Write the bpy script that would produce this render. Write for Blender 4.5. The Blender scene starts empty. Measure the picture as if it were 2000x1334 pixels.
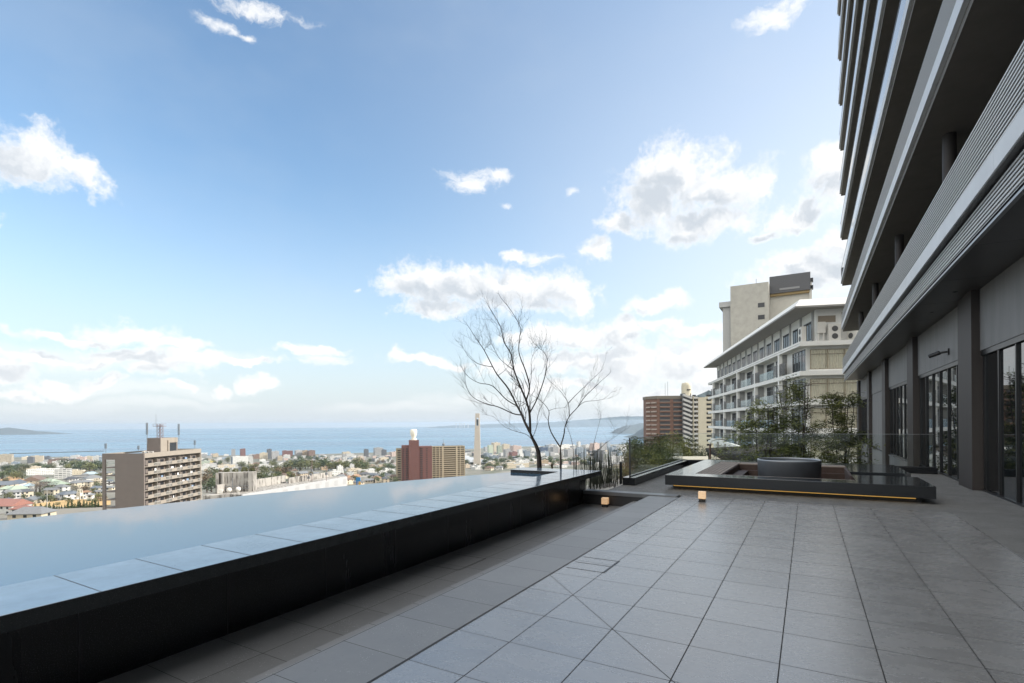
import bpy, bmesh, math, random
from mathutils import Vector, Matrix
R = random.Random(7)
rad = math.radians
sc = bpy.context.scene

# ------------------------------------------------------------------ camera
F, CX, HY = 1000.0, 1000.0, 825.5          # focal length, centre and horizon of the 2000 px wide photo
ROLL, YAW, H = rad(0.4), rad(30.0), 1.7
FW = Vector((-math.sin(YAW), math.cos(YAW), 0)); RT = Vector((math.cos(YAW), math.sin(YAW), 0))
cd = bpy.data.cameras.new('camera'); cam = bpy.data.objects.new('camera', cd)
sc.collection.objects.link(cam); sc.camera = cam
cd.sensor_width = 36; cd.lens = 36 * F / 2000
cd.shift_y = (HY - 667) / 2000
cd.clip_start = 0.05; cd.clip_end = 80000
cam.matrix_world = Matrix.Translation((0, 0, H)) @ Matrix.Rotation(YAW, 4, 'Z') @ Matrix.Rotation(rad(90), 4, 'X') @ Matrix.Rotation(-ROLL, 4, 'Z')

# ------------------------------------------------------------------ light and exposure
SUN_AZ, SUN_EL = rad(58), rad(31)          # azimuth measured from +Y towards +X
SUN = Vector((math.sin(SUN_AZ) * math.cos(SUN_EL), math.cos(SUN_AZ) * math.cos(SUN_EL), math.sin(SUN_EL)))
sl = bpy.data.lights.new('sun', 'SUN'); so = bpy.data.objects.new('sun', sl); sc.collection.objects.link(so)
sl.energy = 3.6; sl.angle = rad(0.5); sl.color = (1.0, 0.95, 0.88)
so.rotation_euler = SUN.to_track_quat('Z', 'Y').to_euler(); so.location = (60, 60, 80)
sc.view_settings.view_transform = 'Standard'; sc.view_settings.look = 'None'
sc.view_settings.exposure = 0.87; sc.view_settings.gamma = 1.0
sc.cycles.use_denoising = True
sc.cycles.max_bounces = 8; sc.cycles.diffuse_bounces = 3; sc.cycles.glossy_bounces = 4
sc.cycles.transparent_max_bounces = 16; sc.cycles.volume_bounces = 0
sc.cycles.sample_clamp_indirect = 6

def ray(px, py):
    a, b = (px - CX) / F, (HY - py) / F
    c, s = math.cos(ROLL), math.sin(ROLL)
    return FW + (a * c - b * s) * RT + Vector((0, 0, -a * s + b * c))
def at(px, py, w): return Vector((0, 0, H)) + ray(px, py) * w
def topx(p):
    q = Vector(p) - Vector((0, 0, H)); w = max(q.dot(FW), .01); u, v = q.dot(RT) / w, q.z / w
    c, s = math.cos(ROLL), math.sin(ROLL)
    return CX + F * (u * c - v * s), HY - F * (u * s + v * c)

# ------------------------------------------------------------------ node helpers
class NT:
    def __init__(s, t): s.t = t; s.n = t.nodes; s.l = t.links
    def new(s, ty, **kw):
        n = s.n.new(ty)
        for k, v in kw.items(): setattr(n, k, v)
        return n
    def put(s, sock, v):
        if v is None: return
        if isinstance(v, bpy.types.NodeSocket): s.l.new(v, sock)
        else: sock.default_value = v
    def math(s, op, a, b=None, c=None, clamp=False):
        n = s.new('ShaderNodeMath', operation=op, use_clamp=clamp)
        for i, v in enumerate((a, b, c)): s.put(n.inputs[i], v)
        return n.outputs[0]
    def vec(s, op, a, b=None, c=None):
        n = s.new('ShaderNodeVectorMath', operation=op)
        for i, v in enumerate((a, b, c)): s.put(n.inputs[i], v)
        return n.outputs['Value'] if op in ('LENGTH', 'DOT_PRODUCT', 'DISTANCE') else n.outputs[0]
    def smooth(s, x, lo, hi):
        n = s.new('ShaderNodeMapRange', interpolation_type='SMOOTHSTEP')
        s.put(n.inputs[0], x); s.put(n.inputs[1], lo); s.put(n.inputs[2], hi)
        return n.outputs[0]
    def mix(s, f, a, b, mode='MIX'):
        n = s.new('ShaderNodeMix', data_type='RGBA', blend_type=mode)
        s.put(n.inputs[0], f)
        for i, v in ((6, a), (7, b)):
            s.put(n.inputs[i], v if isinstance(v, bpy.types.NodeSocket) or len(v) == 4 else (*v, 1))
        return n.outputs[2]
    def noise(s, vec, scale, detail=4, rough=.55, out=0, dist=0):
        n = s.new('ShaderNodeTexNoise'); s.put(n.inputs['Vector'], vec)
        n.inputs['Scale'].default_value = scale; n.inputs['Detail'].default_value = detail
        n.inputs['Roughness'].default_value = rough; n.inputs['Distortion'].default_value = dist
        return n.outputs[out]
    def comb(s, x, y, z):
        n = s.new('ShaderNodeCombineXYZ')
        for i, v in enumerate((x, y, z)): s.put(n.inputs[i], v)
        return n.outputs[0]
    def sep(s, v):
        n = s.new('ShaderNodeSeparateXYZ'); s.put(n.inputs[0], v); return n.outputs

# ------------------------------------------------------------------ sky with clouds
world = bpy.data.worlds.new('World'); sc.world = world; world.use_nodes = True
w = NT(world.node_tree); w.n.clear()
tc = w.new('ShaderNodeTexCoord'); D = w.vec('NORMALIZE', tc.outputs['Generated'])
sky = w.new('ShaderNodeTexSky', sky_type='NISHITA', sun_disc=False, sun_elevation=SUN_EL, sun_rotation=SUN_AZ,
            altitude=100, air_density=1.0, dust_density=0.6, ozone_density=2.0)
dx, dy, dz = w.sep(D)
AZ = w.math('MULTIPLY', w.math('ARCTAN2', dx, dy), 57.2958)
EL = w.math('MULTIPLY', w.math('ARCSINE', dz), 57.2958)
P = w.comb(AZ, EL, 0.0)
wn = w.new('ShaderNodeTexNoise'); w.put(wn.inputs['Vector'], P)
wn.inputs['Scale'].default_value = .16; wn.inputs['Detail'].default_value = 7; wn.inputs['Roughness'].default_value = .6
warp = w.vec('MULTIPLY', w.vec('SUBTRACT', wn.outputs['Color'], (.5, .5, .5)), (8.0, 6.0, 0))
PW = w.vec('ADD', P, warp)
def azel(px, py):
    d = ray(px, py).normalized(); return math.degrees(math.atan2(d.x, d.y)), math.degrees(math.asin(d.z))
def blob_field(Pw, blobs):
    acc = None
    for (x, y, rx, ry) in blobs:
        a, e = azel(x, y); a1, _ = azel(x + rx, y); a0, _ = azel(x - rx, y); _, e1 = azel(x, y - ry); _, e0 = azel(x, y + ry)
        ia, ie = 1.86 / (a1 - a0), 1.86 / (e1 - e0)
        L = w.vec('LENGTH', w.vec('MULTIPLY_ADD', Pw, (ia, ie, 0), (-a * ia, -e * ie, 0)))
        acc = L if acc is None else w.math('MINIMUM', acc, L)
    return w.math('SUBTRACT', 1.0, acc)
WISP = [(515, 12, 130, 26), (440, 42, 60, 16), (490, 62, 34, 14), (1515, 35, 62, 40), (1550, 5, 50, 26), (925, 352, 62, 26), (980, 340, 34, 16), (1120, 370, 18, 12), (995, 395, 16, 8), (1050, 500, 60, 16), (700, 565, 14, 8), (0, 430, 22, 24), (640, 705, 60, 14)]
CUM = [(1320, 340, 115, 65), (1420, 365, 100, 50), (1280, 390, 75, 50), (1375, 430, 110, 40), (1215, 440, 45, 30), (1490, 360, 40, 26),
       (1640, 350, 62, 60), (1560, 415, 70, 32), (1600, 530, 150, 45), (1680, 480, 90, 50), (1500, 450, 30, 14),
       (860, 560, 110, 50), (960, 555, 120, 45), (1080, 570, 95, 42), (800, 560, 60, 35), (850, 605, 75, 28), (1130, 590, 40, 28),
       (1010, 495, 32, 14), (1165, 495, 34, 22), (1285, 590, 52, 24), (1130, 655, 110, 26), (1225, 650, 62, 36), (1050, 660, 70, 22),
       (1335, 715, 90, 46), (1225, 715, 90, 34), (1110, 700, 80, 20), (1010, 715, 90, 22), (1260, 775, 100, 20), (1140, 750, 90, 14), (850, 710, 80, 13),
       (1290, 640, 60, 16), (1400, 740, 60, 40), (1080, 750, 90, 20), (1180, 695, 90, 30), (240, 690, 120, 20), (380, 700, 60, 22),
       (60, 310, 120, 58), (170, 345, 70, 34), (-60, 300, 90, 60), (-150, 330, 140, 70), 
       (1360, 652, 45, 14),
       (255, 640, 105, 22), (150, 652, 130, 11), (345, 668, 66, 16), (60, 692, 95, 20), (325, 712, 72, 26), (-60, 720, 120, 30), (170, 700, 90, 12), (210, 740, 70, 16),
       (600, 690, 72, 12), (490, 712, 80, 8), (100, 752, 100, 15), (515, 752, 38, 19), (445, 758, 30, 13), (345, 756, 32, 10), (30, 770, 70, 14)]
STR = [(120, 700, 300, 30), (250, 760, 330, 20), (300, 790, 260, 14), (780, 795, 180, 12), (100, 800, 200, 14), (1000, 780, 230, 18), (350, 695, 260, 18), (1200, 775, 230, 30)]
fc = blob_field(PW, CUM)
fine = w.noise(PW, .5, 9, .58)
dens = w.math('ADD', fc, w.math('MULTIPLY', w.math('SUBTRACT', fine, .5), 1.25))
ero = w.math('MULTIPLY', w.math('SUBTRACT', w.noise(P, 1.7, 8, .62), .5), .7)
cum = w.smooth(w.math('ADD', dens, ero), -.15, .58)
wsp = w.math('ADD', blob_field(w.vec('MULTIPLY_ADD', warp, (.6, .6, 0), P), WISP), w.math('MULTIPLY', w.math('SUBTRACT', w.noise(w.vec('MULTIPLY_ADD', P, (.8, 1.5, 0), w.vec('SCALE', warp)), .5, 11, .68), .52), 2.6))
wisp = w.math('MULTIPLY', w.smooth(wsp, .0, .95), .92)
fs = blob_field(w.vec('MULTIPLY_ADD', warp, (2, .5, 0), P), STR)
stn = w.noise(w.vec('MULTIPLY', P, (.35, 1.6, 1)), .5, 6, .6)
strat = w.math('MULTIPLY', w.smooth(w.math('ADD', fs, w.math('MULTIPLY', w.math('SUBTRACT', stn, .5), 1.2)), -.1, .8), .42)
# thin high veil
veil = w.math('MULTIPLY', w.smooth(w.noise(w.vec('MULTIPLY', P, (.5, .9, 1)), .06, 5, .6), .42, .75), .16)
# unseen bright cloud deck overhead and behind, added as fill light for the terrace
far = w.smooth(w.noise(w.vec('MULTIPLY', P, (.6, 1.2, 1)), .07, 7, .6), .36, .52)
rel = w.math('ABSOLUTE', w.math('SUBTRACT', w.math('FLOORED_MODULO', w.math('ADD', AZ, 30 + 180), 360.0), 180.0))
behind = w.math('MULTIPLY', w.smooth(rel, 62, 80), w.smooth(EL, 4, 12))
fill_deck = w.math('MULTIPLY', far, w.math('MAXIMUM', behind, w.smooth(EL, 50, 58)))
# light and shade inside the clouds: thin parts and the side facing the sun bright, thick undersides grey
PS = w.vec('ADD', PW, (1.7, 1.5, 0))
fc2 = blob_field(PS, CUM)
up = w.noise(PS, .5, 9, .58)
shadow = w.math('ADD', fc2, w.math('MULTIPLY', w.math('SUBTRACT', up, .5), 1.5))
thick = w.math('MULTIPLY', w.smooth(shadow, -.05, .75), w.smooth(dens, .05, .7))
SKYS = 0.15
skyc = w.vec('MULTIPLY', sky.outputs[0], (.885, .945, .90))
def lin(*c): return tuple(v / SKYS for v in c)
hor = w.math('SUBTRACT', 1.0, w.smooth(EL, -6, 34))
base = w.mix(w.math('MINIMUM', w.math('MULTIPLY', w.math('POWER', hor, 2.0), 1.12), 1.0), skyc, lin(.40, .435, .47))
glow = w.math('MULTIPLY', w.smooth(w.vec('DOT_PRODUCT', D, tuple(SUN)), -.1, .95), w.math('SUBTRACT', 1.0, w.smooth(EL, 5, 60)))
base = w.mix(w.math('MULTIPLY', glow, .9), base, lin(.56, .565, .565))
base = w.mix(veil, base, lin(.42, .46, .49))
cc = w.mix(w.math('MULTIPLY', thick, w.math('MULTIPLY_ADD', w.smooth(EL, 2, 16), .3, .7)), lin(.61, .61, .608), lin(.37, .40, .435))
allc = w.math('MAXIMUM', w.math('MAXIMUM', cum, wisp), strat)
fade = w.math('MULTIPLY', allc, w.smooth(EL, -.2, 3.0))
full = w.mix(w.math('MULTIPLY', fade, .95), base, cc)
full = w.mix(fill_deck, full, w.mix(behind, lin(.75, .75, .74), lin(1.28, 1.24, 1.17)))
ground = w.smooth(EL, -6, -.5)
full = w.mix(ground, lin(.10, .11, .11), full)
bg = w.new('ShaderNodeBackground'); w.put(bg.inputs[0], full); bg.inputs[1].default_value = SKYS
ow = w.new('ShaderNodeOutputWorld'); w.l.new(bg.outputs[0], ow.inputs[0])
world.cycles.sampling_method = 'MANUAL'; world.cycles.sample_map_resolution = 512

# ------------------------------------------------------------------ materials
MATS = {}
def mat(name, col, rough=.6, ior=1.5, metal=0., nz=0., ns=3., speck=0., bump=0., bs=40., rvar=0., streak=False, hue=0., emit=None, es=0., coat=0.):
    if name in MATS: return MATS[name]
    m = bpy.data.materials.new(name); m.use_nodes = True; t = NT(m.node_tree)
    b = t.n['Principled BSDF']; MATS[name] = m
    b.inputs['Roughness'].default_value = rough; b.inputs['IOR'].default_value = ior; b.inputs['Metallic'].default_value = metal
    co = t.new('ShaderNodeTexCoord').outputs['Object']
    c = (*col, 1)
    if nz:
        v = t.vec('MULTIPLY', co, (1, 1, .15)) if streak else co
        n = t.noise(v, ns, 6, .6)
        f = t.math('MULTIPLY_ADD', t.math('SUBTRACT', n, .5), 2 * nz * 1.6, 1.0)
        c = t.vec('SCALE', c[:3]); t.put(c.node.inputs['Scale'], f)
        if rvar: t.put(b.inputs['Roughness'], t.math('MULTIPLY_ADD', t.math('SUBTRACT', n, .5), rvar, rough))
    if speck:
        n2 = t.noise(co, 140, 2, .7)
        c = t.mix(t.math('MULTIPLY', t.smooth(n2, .58, .72), speck), c, (.75, .75, .73))
        n3 = t.noise(t.vec('ADD', co, (7, 3, 1)), 95, 2, .7)
        c = t.mix(t.math('MULTIPLY', t.smooth(n3, .6, .72), speck), c, (.03, .03, .03))
    if hue:
        oi = t.new('ShaderNodeObjectInfo').outputs['Random']
        f = t.math('MULTIPLY_ADD', oi, hue * 2, 1 - hue)
        c2 = t.vec('SCALE', c if isinstance(c, bpy.types.NodeSocket) else c[:3]); t.put(c2.node.inputs['Scale'], f); c = c2
    t.put(b.inputs['Base Color'], c)
    if bump:
        bn = t.new('ShaderNodeBump'); bn.inputs['Strength'].default_value = bump; bn.inputs['Distance'].default_value = .01
        t.put(bn.inputs['Height'], t.noise(co, bs, 3, .6)); t.put(b.inputs['Normal'], bn.outputs[0])
    if emit:
        b.inputs['Emission Color'].default_value = (*emit, 1); b.inputs['Emission Strength'].default_value = es
    if coat: b.inputs['Coat Weight'].default_value = coat
    return m

# ------------------------------------------------------------------ mesh helpers
class MB:
    def __init__(s): s.v = []; s.f = []; s.sm = []; s.mi = []; s.m = 0
    def add(s, vs, fs, sm=False):
        o = len(s.v); s.v += [tuple(v) for v in vs]
        for f in fs: s.f.append([o + i for i in f]); s.sm.append(sm); s.mi.append(s.m)
        return s
    def box(s, x0, x1, y0, y1, z0, z1):
        return s.add([(x0, y0, z0), (x1, y0, z0), (x1, y1, z0), (x0, y1, z0), (x0, y0, z1), (x1, y0, z1), (x1, y1, z1), (x0, y1, z1)],
                     [(0, 3, 2, 1), (4, 5, 6, 7), (0, 1, 5, 4), (1, 2, 6, 5), (2, 3, 7, 6), (3, 0, 4, 7)])
    def quad(s, *p): return s.add(p, [tuple(range(len(p)))])
    def prism(s, poly, z0, z1):
        n = len(poly)
        return s.add([(x, y, z0) for x, y in poly] + [(x, y, z1) for x, y in poly],
                     [tuple(range(n))[::-1], tuple(range(n, 2 * n))] + [(i, (i + 1) % n, n + (i + 1) % n, n + i) for i in range(n)])
    def tube(s, pts, rs, n=6, cap=True):
        pts = [Vector(p) for p in pts]; ring = []
        for i, p in enumerate(pts):
            d = (pts[min(i + 1, len(pts) - 1)] - pts[max(i - 1, 0)]).normalized()
            a = d.cross(Vector((.31, .17, .93)) if abs(d.z) < .95 else Vector((1, 0, 0))).normalized(); b = d.cross(a)
            r = rs[i] if isinstance(rs, (list, tuple)) else rs
            ring += [p + r * (math.cos(2 * math.pi * k / n) * a + math.sin(2 * math.pi * k / n) * b) for k in range(n)]
        fs = [(i * n + k, i * n + (k + 1) % n, (i + 1) * n + (k + 1) % n, (i + 1) * n + k) for i in range(len(pts) - 1) for k in range(n)]
        s.add(ring, fs, True)
        if cap: s.add(ring[:n], [tuple(range(n))[::-1]]); s.add(ring[-n:], [tuple(range(n))])
        return s
    def cyl(s, p0, p1, r0, r1=None, n=12): return s.tube([p0, p1], [r0, r0 if r1 is None else r1], n)
    def lathe(s, prof, n=48, c=(0, 0)):
        vs = [(c[0] + r * math.cos(2 * math.pi * k / n), c[1] + r * math.sin(2 * math.pi * k / n), z) for r, z in prof for k in range(n)]
        fs = [(i * n + k, i * n + (k + 1) % n, (i + 1) * n + (k + 1) % n, (i + 1) * n + k) for i in range(len(prof) - 1) for k in range(n)]
        return s.add(vs, fs, True)
    def build(s, name, m, parent=None, loc=(0, 0, 0), rz=0, bevel=0, label=None):
        me = bpy.data.meshes.new(name); me.from_pydata(s.v, [], s.f)
        for mm in (m if isinstance(m, (list, tuple)) else [m]): me.materials.append(mm)
        me.polygons.foreach_set('use_smooth', s.sm)
        if isinstance(m, (list, tuple)): me.polygons.foreach_set('material_index', s.mi)
        me.update()
        o = bpy.data.objects.new(name, me); sc.collection.objects.link(o)
        o.location = loc; o.rotation_euler = (0, 0, rz); o.parent = parent
        if bevel:
            b = o.modifiers.new('bevel', 'BEVEL'); b.width = bevel; b.segments = 2; b.limit_method = 'ANGLE'
        if label: o['label'] = label
        return o
def B(*a): return MB().box(*a)
THINGS = []
def tag(o, label, cat, group=None):
    o['label'] = label; o['category'] = cat
    if group: o['group'] = group
    THINGS.append(o); return o
def thing(name, label, cat, loc=(0, 0, 0), rz=0, group=None):
    o = bpy.data.objects.new(name, None); sc.collection.objects.link(o)
    o.location = loc; o.rotation_euler = (0, 0, rz); o.empty_display_size = .2
    return tag(o, label, cat, group)
def struct(name, mb, m, kind='structure', **k):
    o = mb.build(name, m, **k); o['kind'] = kind; return o
def copy_part(o, parent, loc=None, rz=None):
    c = o.copy(); sc.collection.objects.link(c); c.parent = parent
    if loc is not None: c.location = loc
    if rz is not None: c.rotation_euler = (0, 0, rz)
    return c
def copy_tree(o, parent=None):
    c = o.copy(); sc.collection.objects.link(c); c.parent = parent
    for ch in list(o.children): copy_tree(ch, c)
    return c

# ------------------------------------------------------------------ terrace paving
def paving_mat(name, col, tx, ty, ox, oy, jw, rough, speckle, diag=False, jointcol=(.05, .05, .05), mott=.22, ior=1.5):
    m = bpy.data.materials.new(name); m.use_nodes = True; t = NT(m.node_tree); b = t.n['Principled BSDF']
    co = t.new('ShaderNodeTexCoord').outputs['Object']; x, y, z = t.sep(co)
    ux = t.math('DIVIDE', t.math('SUBTRACT', x, ox), tx); uy = t.math('DIVIDE', t.math('SUBTRACT', y, oy), ty)
    def line(u, size, wd):
        f = t.math('FRACT', t.math('ADD', u, .5)); d = t.math('ABSOLUTE', t.math('SUBTRACT', f, .5))
        return t.math('LESS_THAN', t.math('MULTIPLY', d, size), wd)
    j = t.math('MAXIMUM', line(ux, tx, jw * .5), line(uy, ty, jw * .36))
    if diag:
        d1 = t.math('ABSOLUTE', t.math('SUBTRACT', t.math('ADD', x, y), 2.65))
        dl = t.math('MULTIPLY', t.math('LESS_THAN', d1, jw * .6), t.math('LESS_THAN', y, 5.2))
        j = t.math('MAXIMUM', j, dl)
    cell = t.comb(t.math('FLOOR', ux), t.math('FLOOR', uy), 0.0)
    wn = t.new('ShaderNodeTexWhiteNoise'); t.put(wn.inputs['Vector'], cell); rv = wn.outputs['Value']
    off = t.vec('SCALE', wn.outputs['Color']); off.node.inputs['Scale'].default_value = 9.0
    pc = t.vec('ADD', co, off)
    big = t.noise(t.vec('MULTIPLY', pc, (1, 2.2, 1)), 2.2, 8, .68)
    mid = t.noise(pc, 14, 5, .65)
    f = t.math('MULTIPLY_ADD', t.math('SUBTRACT', big, .5), mott * 2.4, 1.0)
    f = t.math('MULTIPLY_ADD', t.math('SUBTRACT', mid, .5), mott * .9, f)
    f = t.math('MULTIPLY_ADD', t.math('SUBTRACT', rv, .5), .15, f)
    dirt = t.noise(co, .7, 6, .65)
    f = t.math('MULTIPLY', f, t.math('MULTIPLY_ADD', t.math('SUBTRACT', dirt, .5), .35, 1.0))
    c = t.vec('SCALE', col); t.put(c.node.inputs['Scale'], f)
    vo = t.new('ShaderNodeTexVoronoi'); t.put(vo.inputs['Vector'], pc); vo.inputs['Scale'].default_value = 46
    s1 = t.math('MULTIPLY', t.math('LESS_THAN', vo.outputs['Distance'], .2), t.smooth(t.noise(co, 3.5, 4, .6), .47, .6))
    c = t.mix(t.math('MULTIPLY', s1, speckle), c, (.62, .63, .63))
    vo2 = t.new('ShaderNodeTexVoronoi'); t.put(vo2.inputs['Vector'], t.vec('ADD', pc, (3, 9, 2))); vo2.inputs['Scale'].default_value = 30
    s2 = t.math('MULTIPLY', t.math('LESS_THAN', vo2.outputs['Distance'], .16), t.smooth(t.noise(t.vec('ADD', co, (5, 1, 0)), 3, 4, .6), .5, .62))
    c = t.mix(t.math('MULTIPLY', s2, speckle), c, (.03, .03, .032))
    c = t.mix(j, c, jointcol)
    t.put(b.inputs['Base Color'], c); b.inputs['IOR'].default_value = ior
    t.put(b.inputs['Specular IOR Level'], t.math('MULTIPLY', t.math('SUBTRACT', 1.0, j), .5))
    r = t.math('MULTIPLY_ADD', t.math('SUBTRACT', big, .5), .2, rough)
    t.put(b.inputs['Roughness'], t.math('MAXIMUM', r, t.math('MULTIPLY', j, .9)))
    bn = t.new('ShaderNodeBump'); bn.inputs['Strength'].default_value = .25; bn.inputs['Distance'].default_value = .004
    hgt = t.math('SUBTRACT', t.math('MULTIPLY', t.noise(co, 60, 4, .7), .35), t.math('MULTIPLY', j, 1.2))
    t.put(bn.inputs['Height'], hgt); t.put(b.inputs['Normal'], bn.outputs[0])
    return m
TX, TY, OX, OY = .6105, .609, -.18, 4.03
m_tile = paving_mat('grey_porcelain_tile', (.245, .239, .230), TX, TY, OX, OY, .0085, .27, .5, True, ior=2.7)
m_strip = paving_mat('flamed_granite', (.235, .237, .238), .66, TY, -2.5, OY, .006, .42, .35, mott=.14, ior=1.5)
m_low = paving_mat('dark_granite_paving', (.185, .185, .184), .69, TY, -3.45, 4.0, .006, .5, .4, mott=.14)
m_tread = paving_mat('tread_granite', (.23, .228, .224), 5, TY, -3.2, 4.05, .006, .5, .3, mott=.1)
m_pebble = mat('washed_aggregate', (.155, .149, .138), .6, nz=.4, ns=2.5, speck=.8, bump=.9, bs=120)
struct('tiled_terrace_paving', B(-2.497, 2.28, -8, 12.12, -.12, 0), m_tile)
struct('granite_strip_paving', B(-3.17, -2.503, -8, 11.78, -.15, -.002), m_strip)
struct('step_tread_paving', B(-3.53, -3.17, -8, 11.78, -.30, -.152), m_tread)
struct('lower_paving', B(-4.8, -3.53, -8, 11.78, -.45, -.302), m_low)
struct('pebble_paving', MB().prism([(2.282, -8), (3.6, -8), (3.6, 20.75), (-4.35, 20.75), (-4.35, 12.122), (2.282, 12.122)], -.12, -.003), m_pebble)
struct('terrace_slab', B(-4.4, 3.6, -8, 20.75, -1.2, -.46), mat('slab_concrete', (.3, .3, .29), .8, nz=.15))
m_dark = mat('dark_metal', (.03, .03, .032), .4)
g = MB()
for k in range(3): g.box(-2.515 + k * .009, -2.511 + k * .009, -8, 11.6, -.004, .0025)
tag(g.build('drain_grate', mat('steel_grate', (.16, .14, .12), .35, metal=.6)), 'long narrow slotted drain along the edge of the pale tiles', 'drain')
h = thing('access_hatch', 'square access hatch with dark slotted edge set flush in pale tiles', 'hatch', (-2.22, 5.78, 0))
for x0, x1, y0, y1 in ((-.24, .23, -.272, -.266), (-.24, .23, .262, .268), (-.24, .23, .0, .004)): B(x0, x1, y0, y1, 0, .003).build('frame_bar', m_dark, h)
B(.205, .225, -.27, .27, .0, .005).build('slot', m_dark, h)
h = thing('access_hatch', 'square access hatch outlined in the lower paving by the pool wall', 'hatch', (-4.4, 6.0, -.302))
for a in ((-.33, .28, -.34, -.335), (-.33, .28, .33, .335), (.281, .287, -.335, .33)): B(*a, 0, .003).build('frame_bar', m_dark, h)

# ------------------------------------------------------------------ infinity pool
m_gran = mat('polished_black_granite', (.02, .024, .025), .2, ior=1.55, speck=.05, nz=.3, ns=9, rvar=.1)
m_wallg = mat('black_granite_wall', (.010, .011, .013), .22, ior=1.45, speck=.05)
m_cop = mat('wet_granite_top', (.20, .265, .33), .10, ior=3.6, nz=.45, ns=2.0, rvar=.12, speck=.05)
pool = thing('infinity_pool', 'long black granite infinity pool with mirror flat brim on the left', 'pool')
edge = [(-10.4, -8), (-10.3, -4), (-10.0, 0), (-9.47, 2.6), (-8.95, 5.0), (-8.42, 6.9), (-7.82, 8.6), (-7.15, 10.3), (-6.6, 11.6)]
B(-4.95, -4.80, -8, 11.97, -.46, .384).build('wall', mat('black_granite_panel', (.012, .013, .015), .25, ior=1.5, nz=.5, ns=1.5, streak=True, rvar=.3, speck=.06), pool)
for k in range(-4, 11): B(-4.80, -4.7985, 1.715 + 1.151 * k - .003, 1.715 + 1.151 * k + .003, -.302, .384).build('panel_joint', mat('joint_grey', (.022, .022, .023), .6), pool)
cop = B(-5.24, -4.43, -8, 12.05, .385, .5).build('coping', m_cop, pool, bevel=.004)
for k in range(-16, 18):
    y = 1.715 + .5755 * k
    if y < 11.3: B(-5.24, -4.4325, y - .0035, y + .0035, .498, .5012).build('joint_line', m_dark, cop)
B(-4.4295, -4.4275, -8, 12.05, .387, .496).build('coping_face', m_gran, pool)
B(-6.62, -5.2405, 11.38, 12.05, .30, .5).build('end_coping', m_cop, pool, bevel=.004)
B(-6.62, -5.245, 11.375, 11.379, .30, .496).build('end_coping_face', m_wallg, pool)
B(-7.2, -4.96, 11.4, 12.0, -.46, .30).build('end_wall', m_wallg, pool)
wm = MB()
for (x0, y0), (x1, y1) in zip(edge, edge[1:]): wm.add([(x0 - .12, y0, -2.6), (x1 - .12, y1, -2.6), (x1 - .12, y1, .40), (x0 - .12, y0, .40), (x0, y0, -2.6), (x1, y1, -2.6), (x1, y1, .417), (x0, y0, .417)], [(0, 3, 2, 1), (4, 5, 6, 7), (3, 7, 6, 2)])
wm.build('weir_wall', m_wallg, pool)
fl = MB().quad(*[(x, y, -.3) for x, y in edge[::1]], (-5.0, 11.4, -.3), (-5.0, -8, -.3)).build('floor', m_wallg, pool)
mw = bpy.data.materials.new('pool_water'); mw.use_nodes = True; t = NT(mw.node_tree); b = t.n['Principled BSDF']
co = t.new('ShaderNodeTexCoord').outputs['Object']
b.inputs['Base Color'].default_value = (.035, .10, .17, 1); b.inputs['IOR'].default_value = 4.2
pat = t.noise(co, .35, 3, .5)
b.inputs['Roughness'].default_value = .02
bn = t.new('ShaderNodeBump'); bn.inputs['Distance'].default_value = .008
t.put(bn.inputs['Strength'], t.math('MULTIPLY_ADD', t.smooth(pat, .35, .7), .09, .04))
rot = t.new('ShaderNodeMapping'); t.put(rot.inputs[0], co); rot.inputs['Rotation'].default_value = (0, 0, rad(-25)); rot.inputs['Scale'].default_value = (1.0, 3.0, 1)
t.put(bn.inputs['Height'], t.noise(rot.outputs[0], 8.0, 3, .5)); t.put(b.inputs['Normal'], bn.outputs[0])
struct('pool_water', MB().quad(*[(x, y, .42) for x, y in edge], (-6.6, 11.376, .42), (-5.2, 11.376, .42), (-5.2, -8, .42)), mw)

lw = thing('low_wall', 'low dark granite wall joining the pool end to the pale tiles', 'wall')
B(-4.795, -2.62, 11.80, 12.03, -.46, -.06).build('wall', mat('grey_granite_face', (.035, .036, .038), .4, speck=.1, nz=.2), lw)
B(-4.795, -2.55, 11.78, 12.08, -.06, .025).build('coping', mat('honed_granite', (.14, .148, .155), .3, ior=1.7, speck=.15, nz=.15), lw, bevel=.004)

# glowing cube lamps
def cube_lamp(loc, label):
    o = thing('lamp', label, 'lamp', loc, rad(6), 'glowing cube lamps')
    B(-.066, .066, -.066, .066, 0, .068).build('base', mat('lamp_base', (.02, .018, .016), .4), o, bevel=.003)
    B(-.062, .062, -.062, .062, .03, .11).build('bulb', mat('lamp_bulb', (.9, .6, .3), .5, emit=(1, .5, .13), es=1.0), o)
    s = MB()
    s.box(-.075, .075, -.075, .075, .070, .215)
    s.build('lamp_shade', mat('paper_shade', (.75, .6, .42), .55, nz=.25, ns=30, emit=(1.0, .58, .28), es=.22), o, bevel=.004)
    return o
cube_lamp((-4.15, 11.56, -.302), 'glowing cube lamp on the lower paving against the low wall')
cube_lamp((-1.94, 11.38, 0), 'glowing cube lamp on the far edge of the pale tiles before the bench deck')

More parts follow.
